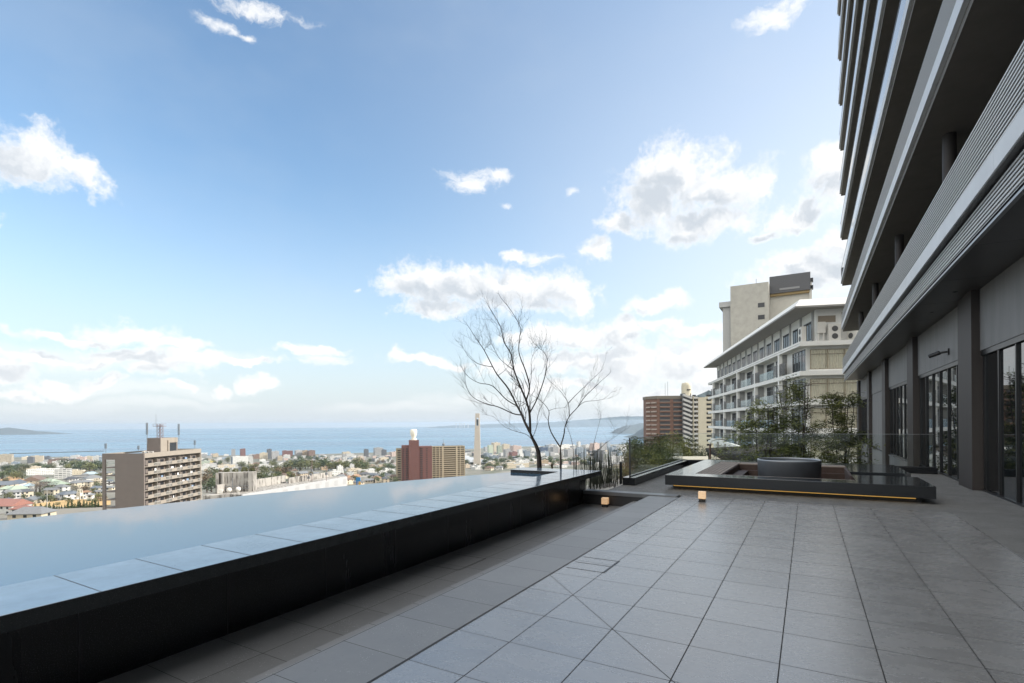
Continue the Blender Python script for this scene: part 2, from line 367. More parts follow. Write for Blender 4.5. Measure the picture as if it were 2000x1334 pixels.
# ------------------------------------------------------------------ bathing deck with tub
m_slab = mat('slab_granite', (.03, .034, .038), .09, ior=2.3, speck=.04, nz=.25, ns=6, rvar=.12)
m_face = mat('slab_granite_face', (.012, .0135, .016), .32, speck=.02, nz=.2)
m_wood = mat('weathered_decking', (.25, .205, .17), .65, nz=.35, ns=5)
m_brown = mat('brown_timber', (.055, .032, .024), .6, nz=.3, ns=6)
deck = thing('bathing_deck', 'raised black granite and timber deck with glowing orange strip around round tub', 'deck')
m_ = MB()
m_.prism([(-3.12, 13.1), (2.22, 13.1), (2.22, 15.1), (.92, 15.1), (.92, 13.72), (-3.12, 13.72)], .11, .36)
m_.prism([(-3.12, 13.723), (-2.5, 13.723), (-2.5, 18.25), (.95, 18.25), (.95, 16.0), (2.22, 16.0), (2.22, 18.95), (-3.12, 18.95)], .11, .36)
m_.build('granite_top', m_slab, deck, bevel=.004)
B(-3.115, 2.215, 13.096, 13.0985, .114, .355).build('front_face', m_face, deck)
p_ = MB(); p_.box(-2.97, 2.02, 13.32, 13.7, 0, .109); p_.box(-2.97, -2.6, 13.7, 18.8, 0, .109); p_.box(1.05, 2.1, 13.7, 15.0, 0, .109); p_.box(1.05, 2.1, 16.1, 18.8, 0, .109)
p_.build('plinth', mat('plinth_dark', (.015, .015, .016), .6), deck)
B(-2.95, 1.92, 13.27, 13.31, .074, .093).build('light_strip', mat('led_strip', (1, .6, .15), .5, emit=(1.0, .56, .12), es=.24), deck)
wd = MB()
for k in range(6): wd.box(-2.495 + k * .1, -2.412 + k * .1, 13.74, 18.24, .30, .352)
for k in range(4): wd.box(-1.89, .94, 17.66 + k * .146, 17.798 + k * .146, .30, .352)
wd.box(-1.89, .9, 13.74, 13.86, .30, .352)
wd.build('timber_decking', m_wood, deck)
st = MB(); st.box(-1.9, .95, 17.60, 17.655, .01, .33); st.box(-1.93, -1.885, 13.86, 17.66, .01, .33); st.box(.9, .949, 15.1, 17.6, .01, .33)
st.box(-1.8, .9, 17.3, 17.595, .01, .17); st.box(-1.88, -1.6, 13.9, 17.3, .01, .17)
st.build('timber_step', m_brown, deck)
B(-1.9, 2.1, 13.72, 17.6, .003, .008).build('pit_floor', mat('pit_timber', (.06, .045, .037), .6, nz=.3), deck)
tub = thing('bath_tub', 'round dark grey stone tub set in the timber and granite deck', 'tub', (-.45, 15.75, .008))
MB().lathe([(.70, 0), (.745, .02), (.765, .60), (.765, .627), (.725, .627), (.71, .3)], 64).build('basin', mat('tub_stone', (.07, .076, .086), .5, nz=.2, ns=3, bump=.2, bs=20), tub)
MB().lathe([(.766, .628), (.768, .650), (.730, .650), (.726, .60)], 64).build('rim', mat('tub_rim', (.30, .33, .36), .3, ior=1.8), tub)
MB().lathe([(.724, .60), (0.001, .60)], 48).build('water', mat('tub_water', (.07, .10, .13), .03, ior=2.3), tub)

# ------------------------------------------------------------------ kerb and glass railing
kb = thing('granite_kerb', 'black granite kerb under the glass railing beside the drop', 'kerb')
B(-4.33, -4.0, 13.45, 20.75, 0.0, .19).build('kerb_body', m_wallg, kb)
B(-4.33, -4.0, 13.45, 20.75, .19, .205).build('kerb_top', m_slab, kb, bevel=.003)
B(-3.999, 3.5, 20.42, 20.75, 0, .19).build('kerb_body', m_wallg, kb)
B(-3.999, 3.5, 20.42, 20.75, .19, .205).build('kerb_top', m_slab, kb)
def glass_mat(name, tint, refl=1.0, ior=1.5):
    m = bpy.data.materials.new(name); m.use_nodes = True; t = NT(m.node_tree); t.n.clear()
    tr = t.new('ShaderNodeBsdfTransparent'); tr.inputs[0].default_value = (*tint, 1)
    gl = t.new('ShaderNodeBsdfGlossy'); gl.inputs['Roughness'].default_value = .01; gl.inputs[0].default_value = (.95, .98, 1, 1)
    fr = t.new('ShaderNodeFresnel'); fr.inputs[0].default_value = ior
    mx = t.new('ShaderNodeMixShader'); t.put(mx.inputs[0], t.math('MULTIPLY', fr.outputs[0], refl))
    t.l.new(tr.outputs[0], mx.inputs[1]); t.l.new(gl.outputs[0], mx.inputs[2])
    o = t.new('ShaderNodeOutputMaterial'); t.l.new(mx.outputs[0], o.inputs[0]); return m
m_glass = glass_mat('rail_glass', (.965, .985, .975), .55, 1.4)
m_steel = mat('brushed_steel', (.32, .33, .34), .35, metal=.7)
rail = thing('glass_railing', 'clear glass railing with thin steel rail round the far terrace edge', 'railing')
ys = [13.7, 15.72, 18.4, 20.5]
for y0, y1 in zip(ys, ys[1:]): B(-4.206, -4.194, y0 + .006, y1 - .006, .205, 1.235).build('glass_pane', m_glass, rail)
xs = [-4.2, -3.57, -2.1, -.585, .9, 2.46, 3.42]
for x0, x1 in zip(xs, xs[1:]): B(x0 + .006, x1 - .006, 20.494, 20.506, .205, 1.235).build('glass_pane', m_glass, rail)
B(-4.22, -4.18, 13.66, 13.69, .205, 1.26).build('end_post', m_dark, rail)
m_ = MB(); m_.box(-4.21, -4.19, 13.69, 20.51, 1.236, 1.247); m_.box(-4.189, 3.42, 20.492, 20.508, 1.236, 1.247)
m_.build('handrail', m_steel, rail)
m_ = MB(); m_.box(-4.215, -4.185, 13.7, 20.5, .206, .222); m_.box(-4.18, 3.42, 20.485, 20.515, .206, .222); m_.build('base_channel', m_dark, rail)

# ------------------------------------------------------------------ hotel on the right
hotel = thing('hotel_building', 'tall dark hotel with stacked balconies and white fascias over the terrace', 'building')
m_pier = mat('bronze_metal_panel', (.05, .043, .040), .55, ior=1.35, nz=.18, ns=3, streak=True)
m_conc = mat('grey_board_concrete', (.168, .161, .156), .6, nz=.22, ns=3, streak=True, bump=.2)
m_frame = mat('black_window_frame', (.012, .012, .013), .35)
m_dglass = mat('dark_window_glass', (.006, .008, .009), .015, ior=2.0)
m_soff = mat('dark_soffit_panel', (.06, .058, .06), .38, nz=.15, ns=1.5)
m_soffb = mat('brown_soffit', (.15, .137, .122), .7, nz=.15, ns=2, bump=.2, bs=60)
m_fasc = mat('white_fascia_panel', (.56, .58, .60), .42, nz=.1, ns=1.5)
m_slat = mat('aluminium_slat', (.50, .50, .49), .4)
m_bal = mat('balustrade_glass', (.10, .12, .14), .04, ior=2.2)
m_body = mat('hotel_wall', (.11, .105, .10), .6, nz=.1)
YE = 48.0
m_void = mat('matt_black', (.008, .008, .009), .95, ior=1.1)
# body and upper balcony back wall
bw = MB(); bw.box(5.3, 22, -25, YE - .3, 5.3, 46); bw.box(3.95, 22, -25, YE - .3, -9, 5.2)
bw.build('wall', m_body, hotel)
# ground floor bays
for k in range(-4, 5):
    p0 = 16.2 + 7.95 * k
    B(3.42, 3.94, p0, p0 + 1.28, -9 if p0 > 20 else -.1, 4.815).build('pier', m_pier, hotel, bevel=.006)
    if k == 4: continue
    y0, y1 = p0 + 1.28, p0 + 7.95
    lo = 0.0
    up = MB(); jn = [y0, (y0 + y1) / 2 - .006, (y0 + y1) / 2 + .006, y1]
    up.box(3.58, 3.9, y0, jn[1], 3.34, 4.81); up.box(3.58, 3.9, jn[2], y1, 3.34, 4.81); up.box(3.6, 3.9, jn[1], jn[2], 3.34, 4.81)
    up.build('upper_panel', m_conc, hotel)
    if p0 > 20:
        s = MB(); s.box(3.58, 3.9, y0, y1, -9, -.09); s.box(3.54, 3.9, y0, y1, -.09, -.05); s.build('base_panel', m_conc, hotel)
    if k == 2:
        s = MB(); s.box(3.60, 3.9, y0 + .9, y1, 0, 3.3); s.box(3.62, 3.9, y0, y1, 3.3, 3.34); s.box(3.62, 3.9, y0, y0 + .9, 0, 3.3); s.build('blank_panel', m_conc, hotel); continue
    fr = MB(); n = 6; step = (y1 - y0 - .16) / n
    fr.box(3.60, 3.72, y0, y1, 3.22, 3.339); fr.box(3.60, 3.72, y0, y1, -.05, .03)
    for i in range(n + 1):
        yy = y0 + .05 + i * step; fr.box(3.62, 3.70, yy, yy + .06, .03, 3.22)
    wf = fr.build('window', m_frame, hotel)
    for i in range(n):
        yy = y0 + .11 + i * step; B(3.66, 3.672, yy, yy + step - .06, .03, 3.22).build('pane', m_dglass, wf)
    B(3.7, 3.72, y0, y1, 0, 3.3).build('window_backing', m_frame, hotel)
# canopy
ca = MB(); yy = -25
bo = 12.13
while bo > -22: bo -= 2.73
while bo < YE:
    ca.box(2.56, 3.9, max(bo, -25) + .006, min(bo + 2.73, YE - .2) - .006, 4.82, 4.9); bo += 2.73
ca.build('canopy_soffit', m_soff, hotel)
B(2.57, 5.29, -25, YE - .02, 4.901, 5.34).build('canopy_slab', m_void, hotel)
lv = MB()
for k in range(7): lv.box(2.52, 2.545, -25, YE, 4.85 + k * .07, 4.882 + k * .07)
lv.build('canopy_louvre', m_slat, hotel)
B(2.49, 2.556, -25, YE, 4.745, 4.785).build('canopy_trim', m_steel, hotel)
B(2.50, 2.569, -25, YE, 4.79, 4.845).build('canopy_groove', m_void, hotel)
for y in (16.26, 18.98, 10.8): 
    MB().lathe([(.055, 4.8195), (.055, 4.812), (.035, 4.812), (.03, 4.818), (.001, 4.818)], 16, (3.14, y)).build('downlight', m_frame, hotel)
def fascia(xf, z0, h, joint):
    m = MB(); y = -25.0
    while y < YE:
        m.box(xf, xf + .12, y + .004, min(y + joint, YE) - .004, z0, z0 + h); y += joint
    m.box(xf + .004, xf + .10, -25, YE - .01, z0 + .004, z0 + h - .004)
    return m.build('fascia', m_fasc, hotel)
def louvre(xf, z0, z1, n):
    m = MB(); p = (z1 - z0) / n
    for k in range(n): m.box(xf + .01, xf + .03, -25, YE, z0 + k * p, z0 + k * p + p * .42)
    m.build('louvre_balustrade', m_slat, hotel)
    B(xf + .055, xf + .06, -25, YE, z0, z1 - .02).build('louvre_backing', m_void, hotel)
fascia(2.40, 5.36, .32, 3.9)
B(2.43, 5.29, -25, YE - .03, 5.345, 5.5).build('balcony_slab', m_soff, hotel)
louvre(2.40, 5.70, 6.56, 12)
levels = [8.86, 12.46, 16.06, 19.55, 23.1, 26.65, 30.2, 33.75, 37.3, 40.85]
for i, zb in enumerate(levels):
    xf = 2.35 - .02 * i
    fascia(xf, zb, .33, 3.9)
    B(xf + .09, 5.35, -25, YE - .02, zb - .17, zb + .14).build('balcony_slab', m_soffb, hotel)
    if i == 0: louvre(xf, zb + .35, zb + 1.13, 14)
    else:
        B(xf + .03, xf + .045, -25, YE, zb + .34, zb + 1.12).build('glass_balustrade', m_bal, hotel)
        B(xf + .02, xf + .055, -25, YE, zb + 1.12, zb + 1.15).build('handrail', m_steel, hotel)
for k in range(-1, 4):
    y = 16.25 + 7.9 * k
    MB().cyl((3.05, y, 5.51), (3.05, y, 8.68), .14, n=20).build('column', m_pier, hotel)
    MB().cyl((3.75, y + .6, 5.51), (3.75, y + .6, 8.68), .28, n=20).build('column', m_frame, hotel)
cv = thing('security_camera', 'black security camera on an arm on the grey panel above glass doors', 'camera', (3.58, 19.3, 3.68))
B(-.04, 0, -.08, .08, -.09, .09).build('mount', m_frame, cv)
MB().tube([(-.03, 0, 0), (-.14, .03, -.01), (-.24, .09, -.03)], .03, 10).build('arm', m_frame, cv)
MB().tube([(-.2, .06, -.01), (-.42, .2, -.09)], [.062, .058], 14).build('body', m_frame, cv)
# ------------------------------------------------------------------ land, sea and hills
TAB = [(0, -13), (60, -24), (160, -40), (300, -51), (550, -68), (700, -77), (1000, -93), (1500, -115), (2000, -131), (2480, -146.2), (2560, -149.5), (2800, -156), (4000, -165)]
def coast(a):
    C = [(-2, 2450), (-1, 2430), (-.4, 2500), (-.15, 2750), (0, 3150), (.2, 3400), (.5, 3700), (1, 3900), (3, 3900)]
    for (a0, c0), (a1, c1) in zip(C, C[1:]):
        if a < a1: return c0 + (c1 - c0) * max(0, (a - a0) / (a1 - a0))
    return 3900
def zland(w, a):
    bump = max(0, min(1, (a - .2) / .12)) * max(0, min(1, (300 - w) / 180))
    if bump > 0: return -14 * bump + (1 - bump) * zland0(w, a)
    return zland0(w, a)
def zland0(w, a):
    w2 = w * 2500 / coast(a) if w > 1500 else w * (1 + (2500 / coast(a) - 1) * w / 1500)
    for (w0, z0), (w1, z1) in zip(TAB, TAB[1:]):
        if w2 < w1: return z0 + (z1 - z0) * (w2 - w0) / (w1 - w0)
    return -165
def ground(px, w):
    a = (px - CX) / F
    p = Vector((0, 0, 0)) + (FW + a * RT) * w; p.z = zland(w, a); return p
def w_at(px, py):
    w = 60.0
    while w < 6000:
        if topx(ground(px, w))[1] < py: return w
        w *= 1.006
    return w
m_land = bpy.data.materials.new('town_ground'); m_land.use_nodes = True; t = NT(m_land.node_tree)
co = t.new('ShaderNodeTexCoord').outputs['Object']
n1 = t.noise(co, .012, 6, .6); n2 = t.noise(co, .05, 5, .65); vo = t.new('ShaderNodeTexVoronoi'); t.put(vo.inputs['Vector'], co); vo.inputs['Scale'].default_value = .04
c = t.mix(t.smooth(n2, .36, .56), (.16, .15, .13), (.05, .065, .028)); c = t.mix(t.smooth(n1, .45, .62), c, (.19, .175, .145))
c = t.mix(t.math('MULTIPLY', t.sep(vo.outputs['Color'])[0], .5), c, (.20, .19, .17))
t.put(t.n['Principled BSDF'].inputs['Base Color'], c); t.n['Principled BSDF'].inputs['Roughness'].default_value = .9
lm = MB(); ws = [28 * 1.062 ** i for i in range(84)] + [4600]; As = [-2.4 + .06 * i for i in range(94)]
lm.add([(FW + a * RT) * w + Vector((0, 0, zland(w, a) + (1.5 * math.sin(w * .03 + a * 9) if 200 < w < 2200 else 0))) for w in ws for a in As],
       [(i * 94 + j, i * 94 + j + 1, (i + 1) * 94 + j + 1, (i + 1) * 94 + j) for i in range(len(ws) - 1) for j in range(93)], True)
struct('town_terrain', lm, m_land)
m_sea = bpy.data.materials.new('sea_water'); m_sea.use_nodes = True; t = NT(m_sea.node_tree); b = t.n['Principled BSDF']
co = t.new('ShaderNodeTexCoord').outputs['Object']
mp = t.new('ShaderNodeMapping'); t.put(mp.inputs[0], co); mp.inputs['Scale'].default_value = (.00016, .0009, 1)
sn = t.noise(mp.outputs[0], 1.6, 7, .62, dist=.5); sm = t.smooth(sn, .38, .62)
t.put(b.inputs['Base Color'], t.mix(sm, (.03, .095, .17), (.13, .22, .29))); b.inputs['IOR'].default_value = 1.33
t.put(b.inputs['Roughness'], t.math('MULTIPLY_ADD', sm, .12, .22))
bn = t.new('ShaderNodeBump'); bn.inputs['Strength'].default_value = .5; bn.inputs['Distance'].default_value = 3
t.put(bn.inputs['Height'], t.noise(co, .02, 4, .6)); t.put(b.inputs['Normal'], bn.outputs[0])
struct('sea', MB().quad((-24000, 300, 0), (24000, 300, 0), (24000, 20000, 0), (-24000, 20000, 0)), m_sea, loc=(0, 0, -148), rz=YAW)
def ridge(name, prof, w, depth, base, col, seed):
    r = random.Random(seed); P2 = []
    for (x0, y0), (x1, y1) in zip(prof, prof[1:]):
        n = max(2, int(abs(x1 - x0) / 5))
        for i in range(n): P2.append((x0 + (x1 - x0) * i / n, y0 + (y1 - y0) * i / n + (r.uniform(-.5, .5) if i else 0)))
    P2.append(prof[-1]); N = len(P2); vs = []
    for sx, k in ((-1, 0), (-.55, .55), (-.2, .85), (0, 1), (.3, .8), (1, 0)):
        for px, py in P2:
            top = at(px, py, w); q = top + FW * depth * sx * (1 if k else r.uniform(.85, 1.1)) + FW * (depth * .12 * r.uniform(-1, 1) if 0 < k < 1 else 0)
            q.z = base + max(top.z - base, 4) * k; vs.append(q)
    return struct(name, MB().add(vs, [(i * N + j, i * N + j + 1, (i + 1) * N + j + 1, (i + 1) * N + j) for i in range(5) for j in range(N - 1)], True), mat(name + '_ground', col, .9, nz=.4, ns=.004))
ridge('peninsula', [(-160, 838), (-60, 836), (0, 837), (18, 835), (34, 838), (50, 839), (62, 842), (85, 843), (104, 849)], 9300, 500, -149, (.06, .075, .08), 1)
ridge('far_hills', [(840, 834), (880, 831), (940, 829), (1000, 827), (1060, 825), (1110, 822), (1160, 818), (1216, 813), (1265, 813), (1330, 806), (1420, 800), (1500, 795)], 17000, 1500, -149, (.07, .10, .12), 2)
ridge('headland', [(1194, 848), (1203, 838), (1222, 831), (1240, 829), (1262, 825), (1300, 812)], 6700, 300, -149, (.07, .09, .10), 3)
ridge('mountain', [(1236, 858), (1250, 847), (1270, 829), (1300, 806), (1340, 783), (1385, 762), (1420, 772), (1470, 800), (1560, 830)], 4700, 600, -149, (.06, .08, .085), 4)

# ------------------------------------------------------------------ building materials for the town
def bmat(name, wall, win=(.03, .035, .04), pz=3.0, px=2.6, wz=.42, wx=.5, roof=(.3, .3, .29), nz=.12, mode='win', rail=None):
    if name in MATS: return MATS[name]
    m = bpy.data.materials.new(name); m.use_nodes = True; MATS[name] = m; t = NT(m.node_tree); b = t.n['Principled BSDF']
    co = t.new('ShaderNodeTexCoord').outputs['Object']; x, y, z = t.sep(co)
    nx, ny, nzz = t.sep(t.vec('ABSOLUTE', t.new('ShaderNodeTexCoord').outputs['Normal']))
    hc = t.math('ADD', t.math('MULTIPLY', x, t.math('GREATER_THAN', ny, .5)), t.math('MULTIPLY', y, t.math('GREATER_THAN', nx, .5)))
    hc = t.math('DIVIDE', hc, px); zc = t.math('DIVIDE', z, pz)
    zf = t.math('FRACT', zc); hf = t.math('FRACT', hc)
    a = t.math('MULTIPLY', t.math('GREATER_THAN', zf, .36), t.math('LESS_THAN', zf, .36 + wz))
    w_ = t.math('LESS_THAN', t.math('ABSOLUTE', t.math('SUBTRACT', hf, .5)), wx / 2)
    wn = t.new('ShaderNodeTexWhiteNoise'); t.put(wn.inputs['Vector'], t.comb(t.math('FLOOR', hc), t.math('FLOOR', zc), 0))
    mask = t.math('MULTIPLY', a, w_); flat = t.math('LESS_THAN', nzz, .5); mask = t.math('MULTIPLY', mask, flat)
    oi = t.new('ShaderNodeObjectInfo').outputs['Random']
    n = t.noise(co, .35, 4, .6)
    wc = t.vec('SCALE', wall); t.put(wc.node.inputs['Scale'], t.math('ADD', t.math('MULTIPLY_ADD', t.math('SUBTRACT', n, .5), nz * 2, .88), t.math('MULTIPLY', oi, .24)))
    c = t.mix(t.math('SUBTRACT', 1.0, flat), wc, roof)
    c = t.mix(t.math('MULTIPLY', mask, t.math('MULTIPLY_ADD', wn.outputs['Value'], .5, .5)), c, win)
    t.put(b.inputs['Base Color'], c); t.put(b.inputs['Roughness'], t.math('MULTIPLY_ADD', mask, -.5, .75))
    return m
PAL = {'white': (.54, .535, .51), 'cream': (.48, .42, .32), 'beige': (.42, .35, .26), 'grey': (.30, .30, .30), 'pale grey': (.45, .45, .44), 'brown': (.20, .13, .10),
       'pinkish': (.46, .36, .32), 'blue grey': (.20, .24, .28), 'dark grey': (.10, .105, .115), 'tan': (.36, .27, .18), 'maroon': (.17, .08, .07), 'pale green': (.40, .45, .36), 'yellow': (.55, .45, .16), 'navy': (.06, .09, .15)}
STY = {'win': dict(), 'band': dict(wx=1.0, wz=.34), 'plain': dict(wx=.25, wz=.3, px=4.0), 'bal': dict(wx=.85, wz=.48, px=5.2)}
def place(px):
    if px < 200: return 'left of taupe block'
    if px < 400: return 'behind taupe block'
    if px < 500: return 'right of taupe block'
    if px < 620: return 'around wooded ridge'
    if px < 775: return 'left of maroon tower'
    if px < 930: return 'by concrete tower'
    if px < 1050: return 'right of concrete tower'
    if px < 1130: return 'behind bare trees'
    return 'left of glass railing'
def zone(py): return 'on shore' if py < 896 else ('inland' if py < 908 else ('mid slope' if py < 930 else 'near slope'))
def town_block(px, py, wpx, hpx, col, sty='win', deep=.7, rot=None, hut=True, group='buildings of the seaside town'):
    wd = w_at(px, py); p = ground(px, wd); W = wpx * wd / F; Hh = hpx * wd / F; Dp = max(6, W * deep)
    m = MB(); m.box(-W / 2, W / 2, -Dp / 2, Dp / 2, -3, Hh)
    m.box(-W / 2 - .01, W / 2 + .01, -Dp / 2 - .01, -Dp / 2 + .3, Hh - .02, Hh + .6); m.box(-W / 2 - .01, W / 2 + .01, Dp / 2 - .3, Dp / 2 + .01, Hh - .02, Hh + .6)
    if hut: x0 = R.uniform(-.4, .1) * W; m.box(x0, x0 + W * .28, -Dp * .2, Dp * .2, Hh, Hh + 2.6)
    if hut and R.random() < .5: x0 = R.uniform(-.1, .35) * W; m.box(x0, x0 + 2, -1, 1, Hh, Hh + 1.6)
    st = hpx / max(wpx, 1); shape = 'tall' if st > 1.15 else ('low long' if st < .35 else ('wide' if st < .7 else 'square'))
    kind = {'win': 'flat-roofed', 'band': 'ribbon-windowed', 'plain': 'plain-walled', 'bal': 'balconied'}[sty]
    o = m.build('town_building', bmat('town_%s_%s' % (col.replace(' ', '_'), sty), PAL[col], **STY[sty]), None, p + FW * Dp * .4, (YAW + rad(30) if rot is None else rot) + R.uniform(-.12, .12))
    return tag(o, f'{shape} {col} {kind} building {zone(py)} {place(px)}', 'building', group)
L = [(8, 905, 20, 17, 'cream', 'bal'), (68, 904, 20, 13, 'cream', 'win'), (57, 905, 9, 12, 'dark grey', 'win'), (110, 905, 28, 8, 'brown', 'band'), (115, 913, 26, 12, 'white', 'win'),
     (136, 910, 18, 12, 'dark grey', 'band'), (143, 901, 12, 11, 'pale grey', 'win'), (155, 904, 13, 11, 'pinkish', 'win'), (168, 902, 14, 10, 'cream', 'win'), (186, 904, 11, 13, 'white', 'win'), (195, 905, 6, 12, 'blue grey', 'win'),
     (398, 908, 15, 7, 'pale green', 'band'), (409, 907, 12, 6, 'yellow', 'plain'), (454, 892, 7, 14, 'grey', 'win'), (472, 891, 9, 14, 'maroon', 'win'), (466, 908, 26, 16, 'white', 'win'), (455, 907, 9, 14, 'navy', 'win'), (483, 906, 14, 13, 'white', 'band'),
     (499, 896, 15, 8, 'brown', 'win'), (512, 899, 14, 14, 'cream', 'win'), (524, 897, 8, 19, 'dark grey', 'win'), (535, 899, 13, 17, 'grey', 'win'), (545, 899, 9, 7, 'beige', 'win'), (558, 893, 19, 12, 'maroon', 'win'), (558, 896, 12, 7, 'white', 'plain'),
     (581, 892, 13, 12, 'grey', 'win'), (594, 892, 10, 12, 'tan', 'bal'), (606, 892, 12, 12, 'brown', 'bal'), (714, 893, 8, 15, 'dark grey', 'win'), (737, 889, 16, 14, 'grey', 'win'), (749, 893, 8, 14, 'dark grey', 'band'), (674, 888, 14, 5, 'cream', 'win'),
     (682, 893, 14, 6, 'white', 'win'), (768, 892, 14, 9, 'pinkish', 'win'),
     (957, 889, 9, 19, 'pale green', 'win'), (968, 885, 14, 20, 'cream', 'win'), (975, 890, 9, 19, 'pale green', 'bal'), (987, 886, 13, 18, 'cream', 'win'), (990, 892, 12, 14, 'grey', 'win'), (1007, 887, 17, 16, 'pinkish', 'win'), (1002, 894, 13, 11, 'maroon', 'win'),
     (1015, 891, 8, 12, 'white', 'plain'), (1028, 892, 11, 11, 'blue grey', 'win'), (1040, 888, 12, 12, 'white', 'win'), (1060, 887, 15, 13, 'navy', 'win'), (1064, 891, 12, 9, 'blue grey', 'win'), (1083, 886, 12, 13, 'grey', 'win'),
     (1100, 877, 45, 8, 'white', 'win'), (1078, 876, 10, 8, 'white', 'bal'), (1130, 875, 6, 12, 'pale grey', 'win'), (1112, 893, 16, 15, 'grey', 'win'), (1133, 892, 24, 15, 'blue grey', 'win'), (1146, 881, 14, 12, 'white', 'win'), (1162, 887, 14, 21, 'pinkish', 'win'),
     (1177, 884, 13, 18, 'grey', 'win'), (1187, 880, 8, 16, 'blue grey', 'win'), (1169, 906, 15, 26, 'dark grey', 'bal'), (1196, 889, 9, 15, 'blue grey', 'win'), (1207, 889, 11, 11, 'blue grey', 'band'), (1217, 878, 24, 7, 'white', 'band'), (1196, 906, 14, 15, 'pale grey', 'win'), (1212, 904, 10, 12, 'white', 'win'),
     (905, 893, 10, 7, 'white', 'win'), (1009, 899, 16, 7, 'dark grey', 'plain'), (964, 899, 15, 8, 'blue grey', 'band'), (1005, 913, 52, 7, 'cream', 'win'), (1016, 908, 14, 8, 'white', 'plain'), (1060, 909, 20, 9, 'tan', 'band'), (885, 912, 40, 6, 'white', 'plain'), (938, 917, 34, 5, 'white', 'plain')]
for a in L: town_block(*a, deep=.9 if a[2] < 20 else .45)
L2 = [(80, 929, 50, 12, 'white', 'win', .3), (118, 934, 24, 17, 'white', 'bal', .6), (140, 930, 30, 10, 'cream', 'plain', .5), (66, 923, 14, 11, 'cream', 'win', .7), (46, 918, 18, 7, 'cream', 'win', .6), (188, 948, 26, 10, 'cream', 'win', .4), (156, 938, 34, 9, 'grey', 'band', .4),
      (420, 922, 34, 6, 'white', 'plain', .6), (438, 914, 30, 5, 'cream', 'plain', .5), (402, 917, 26, 6, 'white', 'plain', .6), (440, 925, 8, 14, 'pale grey', 'plain', .8), (456, 925, 9, 11, 'pale grey', 'plain', .8), (520, 912, 30, 5, 'white', 'plain', .5),
      (662, 926, 10, 15, 'white', 'plain', .8), (686, 922, 8, 14, 'white', 'plain', .8), (690, 925, 26, 9, 'cream', 'win', .4), (715, 925, 34, 6, 'white', 'plain', .6), (655, 928, 24, 8, 'white', 'win', .5), (640, 917, 30, 5, 'tan', 'plain', .5), (748, 900, 16, 6, 'cream', 'plain', .6), (756, 922, 24, 5, 'white', 'plain', .5),
      (60, 964, 20, 8, 'white', 'plain', .5), (20, 962, 24, 7, 'pale grey', 'plain', .6)]
for a in L2: town_block(*a)
def sprinkle(n, x0, x1, y0, y1, wr, hr, cols, stys=('win', 'win', 'band', 'plain', 'bal')):
    for i in range(n):
        y = y0 + (y1 - y0) * R.random() ** 1.0
        town_block(R.uniform(x0, x1), y, R.uniform(*wr), R.uniform(*hr), R.choice(cols), R.choice(stys), R.uniform(.6, 1.1))
light = ['white', 'white', 'cream', 'pale grey', 'grey', 'beige', 'pinkish', 'blue grey', 'dark grey', 'brown']
cool = ['white', 'pale grey', 'pale grey', 'grey', 'blue grey', 'pinkish', 'dark grey', 'cream', 'white']
sprinkle(16, 0, 200, 896, 906, (7, 13), (3, 6), light); sprinkle(26, 395, 775, 892, 904, (7, 13), (3, 6.5), light)
sprinkle(14, 395, 560, 903, 912, (9, 16), (3, 5), light); sprinkle(14, 640, 775, 897, 906, (8, 14), (3, 5), light)
dm = MB(); dmats = []
for k, col in enumerate(['white', 'pale grey', 'grey', 'blue grey', 'pinkish', 'dark grey', 'cream']): dmats.append(bmat('town_%s_win' % col.replace(' ', '_'), PAL[col]))
for (n, x0, x1, y0, y1, wr, hr) in ((16, 840, 950, 884, 894, (7, 12), (3, 7)), (80, 945, 1222, 877, 894, (6, 13), (3, 9)), (50, 1060, 1225, 896, 913, (7, 16), (3, 7)), (40, 395, 770, 889, 899, (6, 12), (2.5, 5))):
    for i in range(n):
        px = R.uniform(x0, x1); wd = w_at(px, R.uniform(y0, y1)); p = ground(px, wd); a_, b_, h_ = R.uniform(*wr) * wd / F / 2, R.uniform(4, 9), R.uniform(*hr) * wd / F; g_ = rad(60) + R.uniform(-.1, .1)
        u = Vector((math.cos(g_), math.sin(g_), 0)) * a_; v = Vector((-math.sin(g_), math.cos(g_), 0)) * b_; q = [p - u - v, p + u - v, p + u + v, p - u + v]; dm.m = R.randrange(len(dmats))
        dm.add([(k.x, k.y, k.z - 4) for k in q] + [(k.x, k.y, k.z + h_) for k in q], [(4, 5, 6, 7), (0, 1, 5, 4), (1, 2, 6, 5), (2, 3, 7, 6), (3, 0, 4, 7)])
struct('distant_town', dm, dmats, 'stuff'); cool = light
sprinkle(16, 945, 1222, 879, 895, (8, 14), (6, 10), ['white', 'pale grey', 'grey', 'blue grey', 'pinkish'])
sprinkle(10, 930, 1060, 900, 910, (10, 22), (3, 5), ['white', 'cream', 'grey'])

sprinkle(22, 905, 1060, 900, 917, (9, 20), (3, 6), ['white', 'cream', 'pale grey', 'beige']); sprinkle(16, 395, 560, 908, 922, (9, 18), (3, 5), light); sprinkle(14, 560, 775, 903, 914, (9, 16), (3, 5), light)
sprinkle(14, 0, 200, 904, 916, (9, 16), (3, 6), light); sprinkle(14, 640, 775, 918, 932, (10, 18), (3, 5), light)
